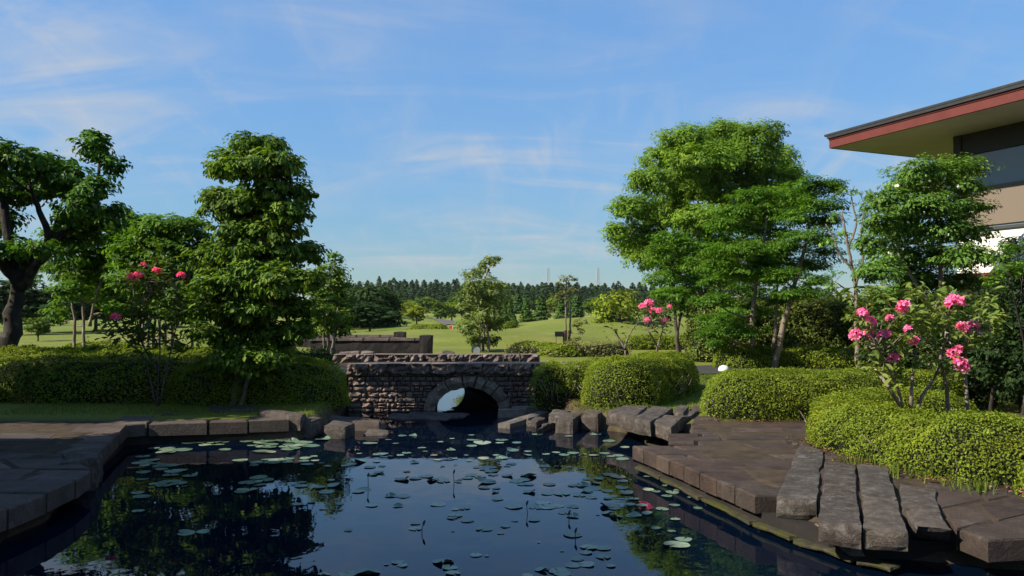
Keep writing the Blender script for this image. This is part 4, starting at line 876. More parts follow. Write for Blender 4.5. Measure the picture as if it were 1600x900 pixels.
# ---------------------------------------------------------------- rhododendrons: stems, whorls of leaves, trusses of flowers
def leaf_variant(L, w, mat, k):
    n = 5; V = []; r = random.Random(k); cu = r.uniform(.1, .3)
    for i in range(n):
        t = i/(n-1); ww = w*math.sin(math.pi*(t*.86+.07))**.8*.5; z = -cu*L*t*t; y = t*L
        V += [(-ww, y, z+ww*.3), (0, y, z), (ww, y, z+ww*.3)]
    Fs = []
    for i in range(n-1): Fs += [(3*i, 3*i+1, 3*i+4, 3*i+3), (3*i+1, 3*i+2, 3*i+5, 3*i+4)]
    return mdata('rhododendron_leaf', V, Fs, mat, True)
def truss_variant(k, R, mat):
    r = np.random.default_rng(k); V = []; Fs = []
    for f in range(13):
        d = r.normal(size=3); d[2] = abs(d[2])*.9+.05; d /= np.linalg.norm(d); c = d*R*.62
        a = np.cross(d, (0.3, .2, 1)); a /= np.linalg.norm(a); b = np.cross(d, a); r0 = R*.5; off = r.uniform(0, 6.28)
        for p in range(5):
            n0 = len(V); q = off+p*2*math.pi/5; e = a*math.cos(q)+b*math.sin(q); s = -a*math.sin(q)+b*math.cos(q)
            for pt in (c-d*R*.25, c+e*r0*.55+s*r0*.28+d*R*.12, c+e*r0*1.0+s*r0*.16+d*R*(.12+.1*r.normal()), c+e*r0*1.0-s*r0*.16+d*R*(.12+.1*r.normal()), c+e*r0*.55-s*r0*.28+d*R*.12): V.append(tuple(pt))
            Fs.append((n0, n0+1, n0+2, n0+3, n0+4))
    return mdata('flower_truss', V, Fs, mat)
def rhodo(label, base, stems, tips, flowers, Y, mat, fm, nleaf, L, FR, r0=.03, sy=.8, lmax=290, bark=None):
    bark = bark or m_barkp
    t = thing('rhododendron', label, 'shrub', base, 'rhododendrons'); lv = [leaf_variant(L, L*.36, mat, k) for k in range(5)]; fv = [truss_variant(k+5, FR, fm) for k in range(4)]
    st = []
    for s_ in stems:
        P = spline(pxline(s_, Y, [random.uniform(-.25, .25)*i for i in range(len(s_))]), 5); R = np.linspace(r0, r0*.35, len(P)); V, Fs = tube(P, R, 8); o = obj('stem', V, Fs, bark, t, smooth=True); st.append((P, o))
    cnt = 0
    def conn(c):
        best = min(((np.linalg.norm(P[i]-c)+(i < 3)*3, P[i], o) for P, o in st for i in range(len(P))), key=lambda q: q[0])
        V, Fs = tube(branch_pts(best[1], c, .35, 5, .07), np.linspace(r0*.4, r0*.14, 5), 5); obj('branch', V, Fs, bark, best[2], smooth=True)
    for (u, v) in tips:
        c = dp(u, v, Y+random.uniform(-.5, .5)*sy); conn(c); k = nleaf; a0 = random.uniform(0, 6.28)
        for j in range(k):
            if cnt >= lmax: break
            a = a0+j*2*math.pi/k+random.uniform(-.3, .3); sc = random.uniform(.65, 1.15)
            inst('leaf', random.choice(lv), t, c+np.array((0, 0, random.uniform(-.04, .02))), (random.uniform(-.55, .35), random.uniform(-.4, .4), a), (sc,)*3); cnt += 1
    M_ = np.array([dp(u+random.gauss(0, 10), v+random.gauss(0, 9), Y+random.uniform(-.6, .6)*sy) for u, v in tips for _ in range(16)])
    V, Q = leaf_arrays(M_, rand_dirs(len(M_))*.6+(0, 0, .8), L*.95, .38, True); tag(obj('leaf_mass', V, Q, mat, t), kind='stuff')
    for (u, v, s) in flowers:
        c = dp(u, v, Y-.6*sy+random.uniform(-.15, .15)*sy); conn(c-np.array((0, 0, FR*.4)))
        inst('flower', random.choice(fv), t, c, (random.uniform(-.2, .7), random.uniform(-.4, .4), random.uniform(0, 6)), (s,)*3)
        for j in range(5):
            a = j*1.257+random.uniform(-.3, .3); inst('leaf', random.choice(lv), t, c-np.array((0, 0, FR*.75)), (random.uniform(-.5, .1), 0, a), (random.uniform(.7, 1),)*3)
R_ = random.Random(5)
tipsR = [(R_.gauss(1435, 68), R_.gauss(505, 34)) for _ in range(50)]+[(1335, 480), (1345, 510), (1350, 545), (1545, 470), (1550, 500), (1540, 530), (1500, 470), (1465, 465), (1420, 462), (1380, 470), (1530, 490), (1400, 585), (1440, 560), (1380, 560)]
tipsR = [(min(max(u, 1328), 1552), min(max(v, 458), 585)) for u, v in tipsR]
rhodo('rhododendron with large bright pink flower heads above the front right hedge', gp(1450, 655, .36), [[(1412, 655), (1405, 615), (1390, 580), (1370, 540)], [(1425, 655), (1424, 610), (1430, 560), (1440, 500)], [(1432, 655), (1440, 620), (1460, 590), (1475, 540), (1480, 490)], [(1482, 650), (1478, 600), (1470, 550), (1500, 500)], [(1512, 655), (1510, 610), (1508, 560), (1525, 500)], [(1410, 640), (1385, 600), (1365, 570), (1345, 500)]],
      tipsR, [(1413, 482, 1.1), (1492, 474, 1.25), (1503, 512, .8), (1520, 511, .85), (1347, 491, .85), (1338, 525, .95), (1360, 503, .8), (1378, 525, .75), (1357, 522, .7), (1385, 522, .7), (1427, 534, .8), (1397, 562, .9), (1419, 514, .6), (1391, 498, .6), (1489, 553, .8), (1499, 572, 1.2), (1497, 546, .6)], 9.7, m_rho, m_flower, 4, .125, .10, .026, .9)
tipsL = [(R_.gauss(245, 30), R_.gauss(480, 36)) for _ in range(46)]+[(180, 515), (170, 505), (200, 510), (190, 525), (215, 515), (160, 520), (280, 500), (270, 540), (255, 520), (225, 530)]
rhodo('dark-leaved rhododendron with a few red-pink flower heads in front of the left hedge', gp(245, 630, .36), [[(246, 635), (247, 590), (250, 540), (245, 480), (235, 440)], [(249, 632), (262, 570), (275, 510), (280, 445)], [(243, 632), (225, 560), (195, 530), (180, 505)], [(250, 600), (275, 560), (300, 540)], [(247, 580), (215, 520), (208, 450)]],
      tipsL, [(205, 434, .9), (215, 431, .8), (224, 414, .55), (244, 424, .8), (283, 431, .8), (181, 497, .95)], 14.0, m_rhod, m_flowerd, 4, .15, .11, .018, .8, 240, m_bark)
rhodo('leggy rhododendron with bare stems and pink flowers behind the round hedge', gp(1025, 560, .42), [[(1025, 562), (1026, 540), (1012, 515), (1003, 495)], [(1026, 562), (1028, 540), (1035, 515), (1034, 490)], [(978, 560), (977, 540), (985, 520), (1000, 500)], [(977, 545), (965, 525), (962, 515)]],
      [(1010, 485), (1022, 480), (1036, 490), (1000, 495), (1040, 480), (1030, 500), (1015, 498), (960, 517), (1048, 495), (1005, 505), (1025, 510), (1045, 508), (1035, 498), (1052, 484), (995, 488), (1018, 490)], [(1004, 480, 1), (1014, 474, 1.1), (1020, 486, .9), (1030, 486, .8), (1013, 501, .9), (1039, 502, .9), (1046, 480, .6)], 19.0, m_rhod, m_flower, 4, .12, .12, .03, .8)

# ---------------------------------------------------------------- water lilies
def pad_variant(k, curl=False):
    r = random.Random(k); n = 16; V = [(0, 0, .004)]; rim = []
    for i in range(n+1):
        a = .16+(2*math.pi-.32)*i/n; q = 1+.05*math.sin(3*a+k)+r.uniform(-.04, .04); ed = .02+.05*max(0, math.sin(2*a+k*1.3))*r.uniform(.3, 1)
        if curl: ed = .04+.9*max(0, math.sin(a+k))**2*.32; q *= 1-.35*max(0, math.sin(a+k))**2
        V += [(.6*math.cos(a)*q, .6*math.sin(a)*q, .012+ed*.12), (math.cos(a)*q, math.sin(a)*q, ed)]
    Fs = []
    for i in range(n): Fs += [(0, 1+2*i, 3+2*i), (1+2*i, 2+2*i, 4+2*i, 3+2*i)]
    return mdata('lily_pad', V, Fs, m_pad, True)
PV = [pad_variant(k) for k in range(7)]; PC = [pad_variant(k+20, True) for k in range(5)]
pads = []
C8 = '500,180,40 550,180,40 435,198,30 350,215,70 470,215,30 675,208,30 730,193,25 820,177,30 1125,173,55 830,200,80 870,212,90 960,200,60 1030,212,45 820,227,50 950,213,40 1010,248,65 1080,252,35 590,236,40 605,252,25 725,247,45 275,248,50 300,262,25 400,265,70 380,268,40 490,270,35 520,260,45 645,270,35 795,270,22 940,271,45 960,283,60 1075,270,50 1165,265,38 1210,257,40 1250,268,50 1290,260,55 1340,265,25 1385,270,45 1435,262,50 1465,275,40 1520,288,60 1530,233,45 1500,272,50 1385,175,35 1425,175,35 1455,205,60 1270,182,40 90,275,35 95,295,40 125,306,30 60,312,60 155,320,35 290,300,80 240,318,50 265,312,50 350,325,55 380,300,35 405,320,35 555,303,45 660,291,35 685,320,28 745,285,25 745,315,20 808,295,30 875,284,55 950,286,40 1005,310,50 985,320,35 1160,322,55 1220,322,40 1270,325,32 1330,332,30 850,325,50 900,328,70 915,340,60 880,335,50 520,345,35 395,350,65 360,360,50 170,385,35 235,362,20 500,382,75 560,377,60 610,367,70 640,385,60 690,390,65 680,378,60 760,392,40 800,375,55 820,362,60 860,370,55 910,345,60 920,360,50 885,392,120 990,365,60 1030,390,70 1085,365,80 1060,385,60 1055,405,50 1085,405,50 880,420,55 935,422,40 930,440,40 1180,405,60 1350,380,40 1090,440,65 1170,448,55 1238,448,80 100,418,80 195,410,85 150,440,70 320,430,70 295,438,60 445,458,55 505,460,65 20,497,50 78,487,40 135,517,40 210,495,40 358,503,55 480,505,50 665,498,70 940,473,55 1290,410,50 1340,410,70 1380,425,80 1350,435,70 1320,455,60 1375,465,55 1390,400,50 1410,380,50 1450,435,55 1450,470,40 1460,360,70 1500,370,70 1520,390,50 1540,440,60 785,515,55 745,520,40 745,548,70 730,560,50 800,572,65 880,610,80 978,598,50 955,630,35 1015,508,85 1020,572,35 1110,570,55 1120,510,70 1150,490,70 1170,510,80 1220,505,60 1290,508,55 1250,535,60 1290,552,60 1450,505,85 1480,515,60 1405,545,20 1450,540,55 1490,555,60 1560,550,60 250,617,40 560,585,45 560,610,60 735,620,20 1290,638,90 1130,672,20 1240,712,22 840,732,55 890,735,25 1365,695,85 1430,700,70 1430,740,70 1350,720,60 1465,782,45 1310,750,60 1350,775,80 1290,780,70 425,775,25 480,765,60 500,780,50 690,765,100 720,790,70 735,815,70 250,820,90 340,815,110 135,825,60 1150,800,70 1220,805,90 1240,820,80 1080,825,50'
for s_ in C8.split(): x, y, w = map(float, s_.split(',')); pads.append((460+x*.3375, 620+y*.3373, w*.3375))
C1 = '600,570,60 640,580,50 690,550,35 755,572,35 590,500,35 700,605,60 730,585,70 675,675,70 740,655,60 600,700,70 530,710,70 640,778,50 725,795,45 745,730,55 865,670,50 750,868,150 790,840,90 915,622,35 820,612,20 560,655,60 500,650,60 455,560,70 480,590,70 520,620,60'
for s_ in C1.split(): x, y, w = map(float, s_.split(',')); pads.append((840+x*.2888, 600+y*.2888, w*.2888))
for u, v, su, sv, n in [(262, 690, 16, 2, 4), (250, 706, 20, 4, 8), (232, 724, 16, 4, 8), (262, 727, 12, 2, 3), (312, 692, 16, 4, 4), (345, 689, 22, 5, 9), (398, 690, 26, 6, 12), (448, 685, 26, 5, 12), (475, 697, 14, 3, 8), (415, 703, 12, 2, 3), (425, 720, 26, 3, 8), (455, 722, 10, 2, 3),
                        (245, 742, 30, 6, 7), (268, 754, 16, 3, 6), (385, 764, 14, 6, 6), (425, 748, 16, 4, 4), (460, 756, 12, 4, 3), (215, 772, 8, 3, 2), (222, 797, 6, 3, 1), (290, 832, 10, 4, 3)]:
    for _ in range(n): pads.append((random.gauss(u, su), random.gauss(v, sv), random.uniform(15, 28)))
placed = []
for u, v, w in pads:
    v = max(v, 668); p = gp(u, v, .006); r = min(w*p[1]/F/2, random.uniform(.115, .15))
    if p[0] < -5.6 and p[1] > 12.3: continue
    near = sum(1 for q in placed if np.hypot(*(q[:2]-p[:2])) < (q[3]+r)*.75)
    if near > 3: continue
    placed.append(np.array((p[0], p[1], 0, r)))
    if u < 505: lab, g = (('pale sunlit lily pad floating beside the left stone terrace', 'sunlit pads by the left terrace') if v < 732 else ('dim lily pad in the dark tree reflection on the left', 'dim pads on the left'))
    elif v < 706: lab, g = 'small lily pad on the bright far water near the bridge', 'far pads near the bridge'
    elif u > 975: lab, g = 'lily pad beside the mossy ledge of the right terrace', 'pads beside the right ledge'
    elif v > 830: lab, g = 'large lily pad close to the camera at the bottom edge', 'pads at the bottom edge'
    else: lab, g = 'dark lily pad floating in the middle of the pond', 'pads in the middle of the pond'
    c = random.random() < (.2 if u > 505 else .05)
    size = 'large' if r > .115 else ('small' if r < .065 else 'medium')
    if g == 'pads in the middle of the pond':
        side = 'left of the tallest stalk' if u < 690 else ('right of the tallest stalk' if u < 850 else 'nearer the right terrace')
        lab = '%s %slily pad on the dark open water %s' % (size, 'curled ' if c else 'flat ', side); g = 'middle pads, '+lab
    elif c: lab = 'curled '+lab; g = 'curled '+g
    elif size != 'medium' and not lab.startswith(('large', 'small')): lab = size+' '+lab; g = size+' '+g
    o = inst('lily_pad', random.choice(PC if c else PV), None, (p[0], p[1], .005+.003*near+random.uniform(0, .002)), (random.gauss(0, .03), random.gauss(0, .03), random.uniform(0, 6.3)), (r, r, r*(1.3 if c else 1)))
    tag(o, lab, 'lily pad', g)
for u0, v0, u1, v1, lab in [(708, 756, 709, 738, 'tallest dark lily stalk standing in the middle of the pond'), (573, 762, 575, 743, 'thin lily stalk left of the pond centre'), (822, 803, 823, 787, 'short bent lily stalk right of the pond centre'), (899, 842, 899, 830, 'short lily stalk poking through a large pad'), (656, 832, 662, 818, 'curled dead lily stem near the camera'), (890, 812, 889, 802, 'small lily stalk between pads on the right')]:
    a = gp(u0, v0, 0); b = dp(u1, v1, a[1]); t = thing('lily_stalk', lab, 'stalk', a, 'lily stalks')
    V, Fs = tube(branch_pts(a-(0, 0, .1), b, .0, 5, .06), np.linspace(.005, .004, 5), 6); obj('stem', V, Fs, m_stalk, t, smooth=True)
    mb = MB(); mb.tube([b-(.0, 0, .02), b+(.0, 0, .0), b+(.008, 0, .02), b+(.014, 0, .036)], [.004, .012, .011, .003], 7); mb.build('bud', m_stalk, t, smooth=True)

# ---------------------------------------------------------------- lawn furniture
p = dp(877, 545, 35.5); t = thing('sign_post', 'small dark sign box on a post beside the thin half-bare tree', 'sign', p)
a, b = dp(867, 518, 35.5), dp(881, 526, 35.5); MB().box((a[0], 35.45, b[2]), (b[0], 35.55, a[2])).build('sign_board', m_black, t)
a = dp(881, 524, 35.6); MB().box((a[0]-.04, 35.6, p[2]-.1), (a[0]+.04, 35.68, a[2]+.1)).build('post', m_black, t)
a = dp(869, 524, 35.5); MB().tube([(a[0], 35.5, p[2]-.1), (a[0], 35.5, a[2])], .012).build('thin_leg', m_black, t)
for du, lab in ((0, 'left'), (6, 'right')):
    a, b = dp(883+du, 548, 35.8), dp(883+du, 516, 35.8); mb = MB().tube([a-(0, 0, .1), b], [.07, .06], 8); tag(mb.build('wooden_stake', m_stake, origin=a), lab+' stout wooden stake supporting the thin half-bare tree', 'stake', 'tree stakes')
p = dp(744, 551, 32.0); z0 = Tz(p[0], p[1]); t = thing('flood_light', 'round glass floodlight on the lawn at the foot of the centre tree', 'floodlight', p)
c = dp(744, 547, 32); an = np.linspace(0, 2*np.pi, 20, endpoint=False)
mb = MB(); ring = lambda y, r: [(c[0]+r*math.cos(q), c[1]+y, c[2]+r*math.sin(q)) for q in an]
prof = [(-.02, .17), (-.05, .19), (.05, .2), (.16, .12), (.18, .0)]
for i, (y, r) in enumerate(prof): mb.add(ring(y, r), [])
mb.F = [[i*20+j, i*20+(j+1) % 20, (i+1)*20+(j+1) % 20, (i+1)*20+j] for i in range(4) for j in range(20)]; mb.build('housing', m_black, t, smooth=True)
MB().add(ring(-.025, .17), [list(range(20))]).build('lens', m_metal, t)
MB().tube([(c[0], c[1]+.06, z0-.1), (c[0], c[1]+.06, c[2]-.15)], .03).build('foot', m_black, t)
def dome(label, cat, name, p, R, parts):
    t = thing(name, label, cat, p); n = 20
    for nm, mat, prof in parts:
        V = [(p[0]+R*r*math.cos(a), p[1]+R*r*math.sin(a), p[2]+R*z) for r, z in prof for a in np.linspace(0, 2*np.pi, n, endpoint=False)]
        obj(nm, V, [[i*n+j, i*n+(j+1) % n, (i+1)*n+(j+1) % n, (i+1)*n+j] for i in range(len(prof)-1) for j in range(n)], mat, t, smooth=True)
p = gp(1131, 580, .5); p[2] = Tz(p[0], p[1])
dome('white domed garden lamp standing low beside the path', 'lamp', 'garden_lamp', p, .155, [('base', m_metal, [(.55, -.3), (.55, .35), (.9, .4), (.95, .5)]), ('globe', m_lampw, [(.95, .5), (1.0, .7), (.93, 1.0), (.72, 1.3), (.4, 1.47), (.01, 1.52)])])
p = dp(698, 553, 31); V, Fs = rough_hexa([(p[0]-.38, 30.8, p[2]-.2), (p[0]+.38, 30.8, p[2]-.2), (p[0]+.38, 31.3, p[2]-.2), (p[0]-.38, 31.3, p[2]-.2)], [(p[0]-.22, 30.95, p[2]+.14), (p[0]+.25, 30.95, p[2]+.10), (p[0]+.2, 31.2, p[2]+.12), (p[0]-.2, 31.2, p[2]+.15)], (6, 5, 4), .05, 4)
tag(obj('boulder', V, Fs, m_boulder, origin=p), 'rounded brown boulder on the lawn behind the bridge parapet', 'boulder')
p = gp(707, 521, .7); p[2] = Tz(p[0], p[1]); q = dp(707, 509, p[1]); t = thing('golf_flag', 'small red flag on a pin on the far putting green', 'flag', p)
MB().tube([p, q], .015, 5).build('pole', m_lampw, t); MB().hexa([(q[0], q[1], q[2]-.25), (q[0]-.22, q[1], q[2]-.2), (q[0]-.22, q[1]+.02, q[2]-.2), (q[0], q[1]+.02, q[2]-.25)], [(q[0], q[1], q[2]), (q[0]-.22, q[1], q[2]-.05), (q[0]-.22, q[1]+.02, q[2]-.05), (q[0], q[1]+.02, q[2])]).build('cloth', m_red, t)

# ---------------------------------------------------------------- far trees
def conifer_data(k, mat, n=520):
    r = np.random.default_rng(k+40); P, N, Dd = [], [], []
    tiers = 17
    for i in range(tiers):
        f = i/(tiers-1); z = .10+.90*f; R = .17*(1-f)**.62*(1+.14*r.normal())+.010; m = int(n/tiers*(1.7-1.3*f))+3
        a = r.uniform(0, 2*np.pi, m); q = R*r.uniform(.45, 1.12, m); P.append(np.c_[np.cos(a)*q, np.sin(a)*q, z-q*.35+r.normal(size=m)*.012]); N.append(np.c_[np.cos(a)*.7, np.sin(a)*.7, np.full(m, .75)]+r.normal(size=(m, 3))*.25); Dd.append(np.c_[np.cos(a), np.sin(a), np.full(m, -.5)])
    V, Q = leaf_arrays(np.concatenate(P), np.concatenate(N), .075, .62, droop=np.concatenate(Dd)*1.5); return mdata('conifer_crown', V, Q, mat)
def trunk_data(r, mat): V, Fs = tube([(0, 0, -.05), (0, 0, .3), (0.005, 0, .9)], [r, r*.8, r*.15], 6); return mdata('trunk', V, Fs, mat)
def round_data(k, mat, n=30, leaf=.05):
    r = np.random.default_rng(k+70); bl = []
    for i in range(n):
        d = r.normal(size=3); d /= np.linalg.norm(d); d[2] = d[2]*.9+.02; q = r.uniform(.45, 1); wd = 1-.2*max(0, d[2]); bl.append((d[0]*.34*q*wd, d[1]*.34*q*wd, .53+d[2]*.36*q, .16*r.uniform(.7, 1.3), .16*r.uniform(.7, 1.3), .11*r.uniform(.8, 1.3)))
    V, Q = clump_crown(bl, 620, leaf, .055, .6, 18, .6); return mdata('round_crown', V, Q, mat)
tk = trunk_data(.02, m_barkd); tk2 = trunk_data(.035, m_bark)
CON = [conifer_data(k, m_con) for k in range(6)]; CONN = [conifer_data(k+10, m_con2, 900) for k in range(3)]
RND = [round_data(k, m_rnd) for k in range(3)]; RNDY = [round_data(k+5, m_rndy) for k in range(2)]; RNDD = [round_data(k+9, m_rndd, 46) for k in range(3)]
def far_tree(name, label, x, y, h, w, crown, trunk, group=None, zoff=0):
    z = Tz(x, y)+zoff; t = thing(name, label, 'tree', (x, y, z), group); a = random.uniform(0, 6.3)
    inst('crown', crown, t, (x, y, z), (0, 0, a), (w, w, h)); inst('trunk', trunk, t, (x, y, z), (0, 0, a), (h, h, h)); return t
def far_at(name, label, u, vt, Y, wpx, crown, trunk, group=None, vb=None):      # top pixel and width give the height
    x = dp(u, 490, Y)[0]; zb = Tz(x, Y); zt = dp(u, vt, Y)[2]; wf = {'conifer': .30, 'tree': .70}[name.split('_')[-1]]
    return far_tree(name, label, x, Y, zt-zb, wpx*Y/F/wf, crown, trunk, group)
cnt = 0
for row, (Yr, du, dv, lab) in enumerate([(250, 10, 17, 'conifer in the lowest front forest row'), (285, 9.4, 11, 'conifer in the second forest row'), (315, 9.4, 6, 'conifer in the middle forest row'),
                                         (345, 9.4, 2, 'conifer in the last forest row but one'), (375, 10, -1, 'conifer in the back row on the skyline')]):
    u = 515+row*3
    while u < 1050:
        sky = np.interp(u, [400, 545, 620, 700, 800, 900, 1000, 1100], [449, 443, 438, 439, 441, 444, 446, 450]); vt = sky+random.gauss(1, 2.6)+dv
        lab2 = lab+(', left of the centre tree' if u < 725 else (', behind the centre tree' if u < 800 else (', below the left mast' if u < 890 else ', below the right mast'))); far_at('forest_conifer', lab2, u, vt, Yr+random.uniform(-8, 8), random.uniform(15, 22), random.choice(CON), tk, 'forest ridge: '+lab2); cnt += 1
        u += du*random.uniform(.6, 1.4)
for k in range(24):
    u = random.choice([random.uniform(60, 500), random.uniform(1060, 1340)]); far_at('forest_conifer', 'dark conifer of the forest edge glimpsed between the garden trees', u, 452+random.gauss(0, 4), random.uniform(250, 340), random.uniform(22, 30), random.choice(CON), tk, 'conifers glimpsed between the garden trees')
for u, vt, Yd, w, cr, tr_, lab, nm in [
    (651, 471, 70, 33, RNDY[0], tk2, 'round light green tree on the fairway beside the far pond', 'fairway_tree'),
    (637, 464, 105, 26, RNDY[1], tk2, 'pale green tree behind the round fairway tree', 'fairway_tree'),
    (629, 462, 125, 22, RND[2], tk2, 'mid green tree between the dark clump and the far pond', 'fairway_tree'),
    (669, 459, 190, 26, RNDY[0], tk2, 'small round yellowish tree at the forest foot', 'fairway_tree'),
    (688, 470, 130, 30, RND[0], tk2, 'olive green tree right of the far pond', 'fairway_tree'), (706, 466, 135, 28, RNDY[1], tk2, 'olive yellow tree left of the small centre tree', 'fairway_tree'),
    (722, 458, 140, 34, RND[1], tk2, 'mid green tree just left of the small centre tree crown', 'fairway_tree'), (745, 460, 150, 36, RND[2], tk2, 'mid green tree behind the small centre tree', 'fairway_tree'),
    (788, 476, 62, 13, CONN[0], tk2, 'small dark cone tree right of the centre tree', 'fairway_conifer'), (797, 470, 66, 15, CONN[1], tk2, 'taller dark cone tree right of the centre tree', 'fairway_conifer'),
    (803, 492, 60, 12, CONN[2], tk2, 'lowest little cone tree on the fairway', 'fairway_conifer'), (822, 468, 75, 18, CONN[0], tk2, 'green cone tree behind the round bush', 'fairway_conifer'),
    (846, 463, 80, 24, CONN[1], tk2, 'broad green cone tree in the middle of the fairway', 'fairway_conifer'), (829, 495, 70, 30, RND[1], tk2, 'round bright bush between the cone trees', 'fairway_tree'),
    (858, 502, 78, 20, RNDD[1], tk2, 'low dark bush right of the broad cone tree', 'fairway_tree'),
    (878, 468, 85, 22, CONN[2], tk2, 'dark cone tree behind the sign', 'fairway_conifer'), (901, 460, 90, 22, CONN[0], tk2, 'tall dark cone tree right of the half-bare tree', 'fairway_conifer'),
    (937, 459, 170, 16, CONN[1], tk2, 'bright cone tree left of the yellow-green tree', 'fairway_conifer'), (920, 470, 150, 26, RND[0], tk2, 'brownish green round tree behind the cone trees', 'fairway_tree'),
    (800, 456, 200, 28, RND[1], tk2, 'round tree at the forest foot right of centre', 'fairway_tree'), (820, 464, 190, 30, RND[0], tk2, 'second round tree at the forest foot right of centre', 'fairway_tree'),
    (1020, 470, 90, 40, RND[2], tk2, 'mid green tree behind the leggy rhododendron', 'fairway_tree'),
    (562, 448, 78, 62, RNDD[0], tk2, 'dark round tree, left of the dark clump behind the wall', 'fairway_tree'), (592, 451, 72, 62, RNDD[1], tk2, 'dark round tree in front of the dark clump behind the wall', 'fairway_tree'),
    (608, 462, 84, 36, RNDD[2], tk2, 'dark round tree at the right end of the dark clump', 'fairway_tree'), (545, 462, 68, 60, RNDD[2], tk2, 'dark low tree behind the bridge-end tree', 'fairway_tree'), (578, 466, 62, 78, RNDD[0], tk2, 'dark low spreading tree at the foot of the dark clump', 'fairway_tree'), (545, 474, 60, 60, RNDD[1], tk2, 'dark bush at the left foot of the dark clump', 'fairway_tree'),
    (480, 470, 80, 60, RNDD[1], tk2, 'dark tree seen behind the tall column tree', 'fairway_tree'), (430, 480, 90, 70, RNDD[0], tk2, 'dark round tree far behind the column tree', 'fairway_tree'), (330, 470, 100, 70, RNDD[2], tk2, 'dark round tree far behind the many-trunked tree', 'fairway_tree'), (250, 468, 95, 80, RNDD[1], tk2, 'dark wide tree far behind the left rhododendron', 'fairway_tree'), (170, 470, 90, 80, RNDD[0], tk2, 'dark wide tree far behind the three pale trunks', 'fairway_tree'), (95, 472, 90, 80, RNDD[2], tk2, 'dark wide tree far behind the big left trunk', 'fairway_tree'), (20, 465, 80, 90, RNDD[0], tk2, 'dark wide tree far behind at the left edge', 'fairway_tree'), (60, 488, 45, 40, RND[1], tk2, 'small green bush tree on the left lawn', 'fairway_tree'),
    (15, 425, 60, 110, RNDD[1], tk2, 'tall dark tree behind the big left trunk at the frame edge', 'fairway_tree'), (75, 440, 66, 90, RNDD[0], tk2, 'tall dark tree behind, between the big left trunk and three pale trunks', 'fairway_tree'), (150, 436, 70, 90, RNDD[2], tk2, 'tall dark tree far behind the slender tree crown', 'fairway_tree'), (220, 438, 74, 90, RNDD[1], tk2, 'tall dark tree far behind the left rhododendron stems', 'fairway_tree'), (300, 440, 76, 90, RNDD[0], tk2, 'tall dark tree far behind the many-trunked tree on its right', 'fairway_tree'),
    (1105, 470, 85, 60, RNDD[1], tk2, 'dark tree far behind the huge green tree', 'fairway_tree'), (1150, 478, 80, 60, RND[0], tk2, 'mid green tree far behind the layered maples', 'fairway_tree')]:
    far_at(nm, lab, u, vt, Yd, w, cr, tr_, 'trees on the fairway')
tree('broad dark green round tree clump behind the dark walls left of centre', (dp(575, 0, 72)[0], 72, Tz(dp(575, 0, 72)[0], 72)), [[dp(575+d, 530, 72), dp(575+d*1.2, 500, 72), dp(575+d*1.5, 475, 72)] for d in (-25, 0, 25)],
     pxblobs([(560, 478, 30, 22), (590, 480, 30, 22), (575, 462, 30, 13), (606, 497, 18, 18), (550, 502, 30, 18), (542, 466, 22, 14), (580, 505, 34, 16), (597, 464, 20, 12), (545, 485, 26, 20), (605, 512, 16, 10), (570, 515, 36, 10)], 72, 4, 41, 1.1), m_rndd, m_barkd, 22, .42, r0=.25, cr=1.0, per=34, flat=.6, twigs=0)
tree('large yellow-green domed tree on the fairway left of the leggy rhododendron', (dp(970, 0, 60)[0], 60, Tz(dp(970, 0, 60)[0], 60)), [[dp(970, 525, 60), dp(970, 505, 60), dp(966, 485, 60)]],
     pxblobs([(945, 492, 20, 13), (970, 473, 22, 12), (988, 485, 14, 14), (930, 508, 12, 9), (958, 502, 24, 12), (985, 505, 14, 10), (955, 476, 16, 10), (975, 462, 14, 7), (940, 478, 10, 8)], 60, 3, 42, 1.15), m_rndy, m_bark, 34, .30, r0=.22, cr=.7, per=30, flat=.55, twigs=0)
MID = random.Random(31)
for k in range(34):
    u = 560+k*14+MID.uniform(-6, 6); Yd = MID.uniform(150, 225); cn = MID.random() < .3
    far_at('meadow_conifer' if cn else 'meadow_tree', ('cone-shaped' if cn else 'rounded leafy')+' tree in the mixed belt below the forest, '+('left of the centre tree' if u < 725 else ('behind the centre tree' if u < 790 else ('between centre tree and dark sign' if u < 880 else 'right of the dark sign'))), u, MID.uniform(457, 470), Yd, MID.uniform(16, 24) if cn else MID.uniform(26, 40), MID.choice(CONN) if cn else MID.choice(RND+RND+RNDY+RNDD), tk2, 'mixed belt %s %d' % ('cones' if cn else 'rounded', (u >= 725)+(u >= 790)+(u >= 880)))
for u, vt, lab in ((856, 419, 'left far lattice mast above the forest skyline'), (933, 419, 'right far lattice mast above the forest skyline')):
    Yp = 640; x = dp(u, 0, Yp)[0]; zb = Tz(x, Yp)-1; zt = dp(u, vt, Yp)[2]; t = thing('lattice_mast', lab, 'mast', (x, Yp, zb), 'lattice masts'); h = zt-zb; lv = 9
    cor = lambda f: [np.array((x+sx*(2.2-1.5*f), Yp+sy*(2.2-1.5*f), zb+h*f)) for sx, sy in ((-1, -1), (1, -1), (1, 1), (-1, 1))]
    for c in range(4): MB().tube([cor(0)[c], cor(1)[c]], .22, 4).build('mast_leg', m_tower, t)
    for i in range(lv):
        mb = MB(); A, B = cor(i/lv), cor((i+1)/lv)
        for c in range(4): mb.tube([A[c], B[(c+1) % 4]], .12, 3); mb.tube([A[(c+1) % 4], B[c]], .12, 3); mb.tube([B[c], B[(c+1) % 4]], .12, 3)
        mb.build('brace', m_tower, t)

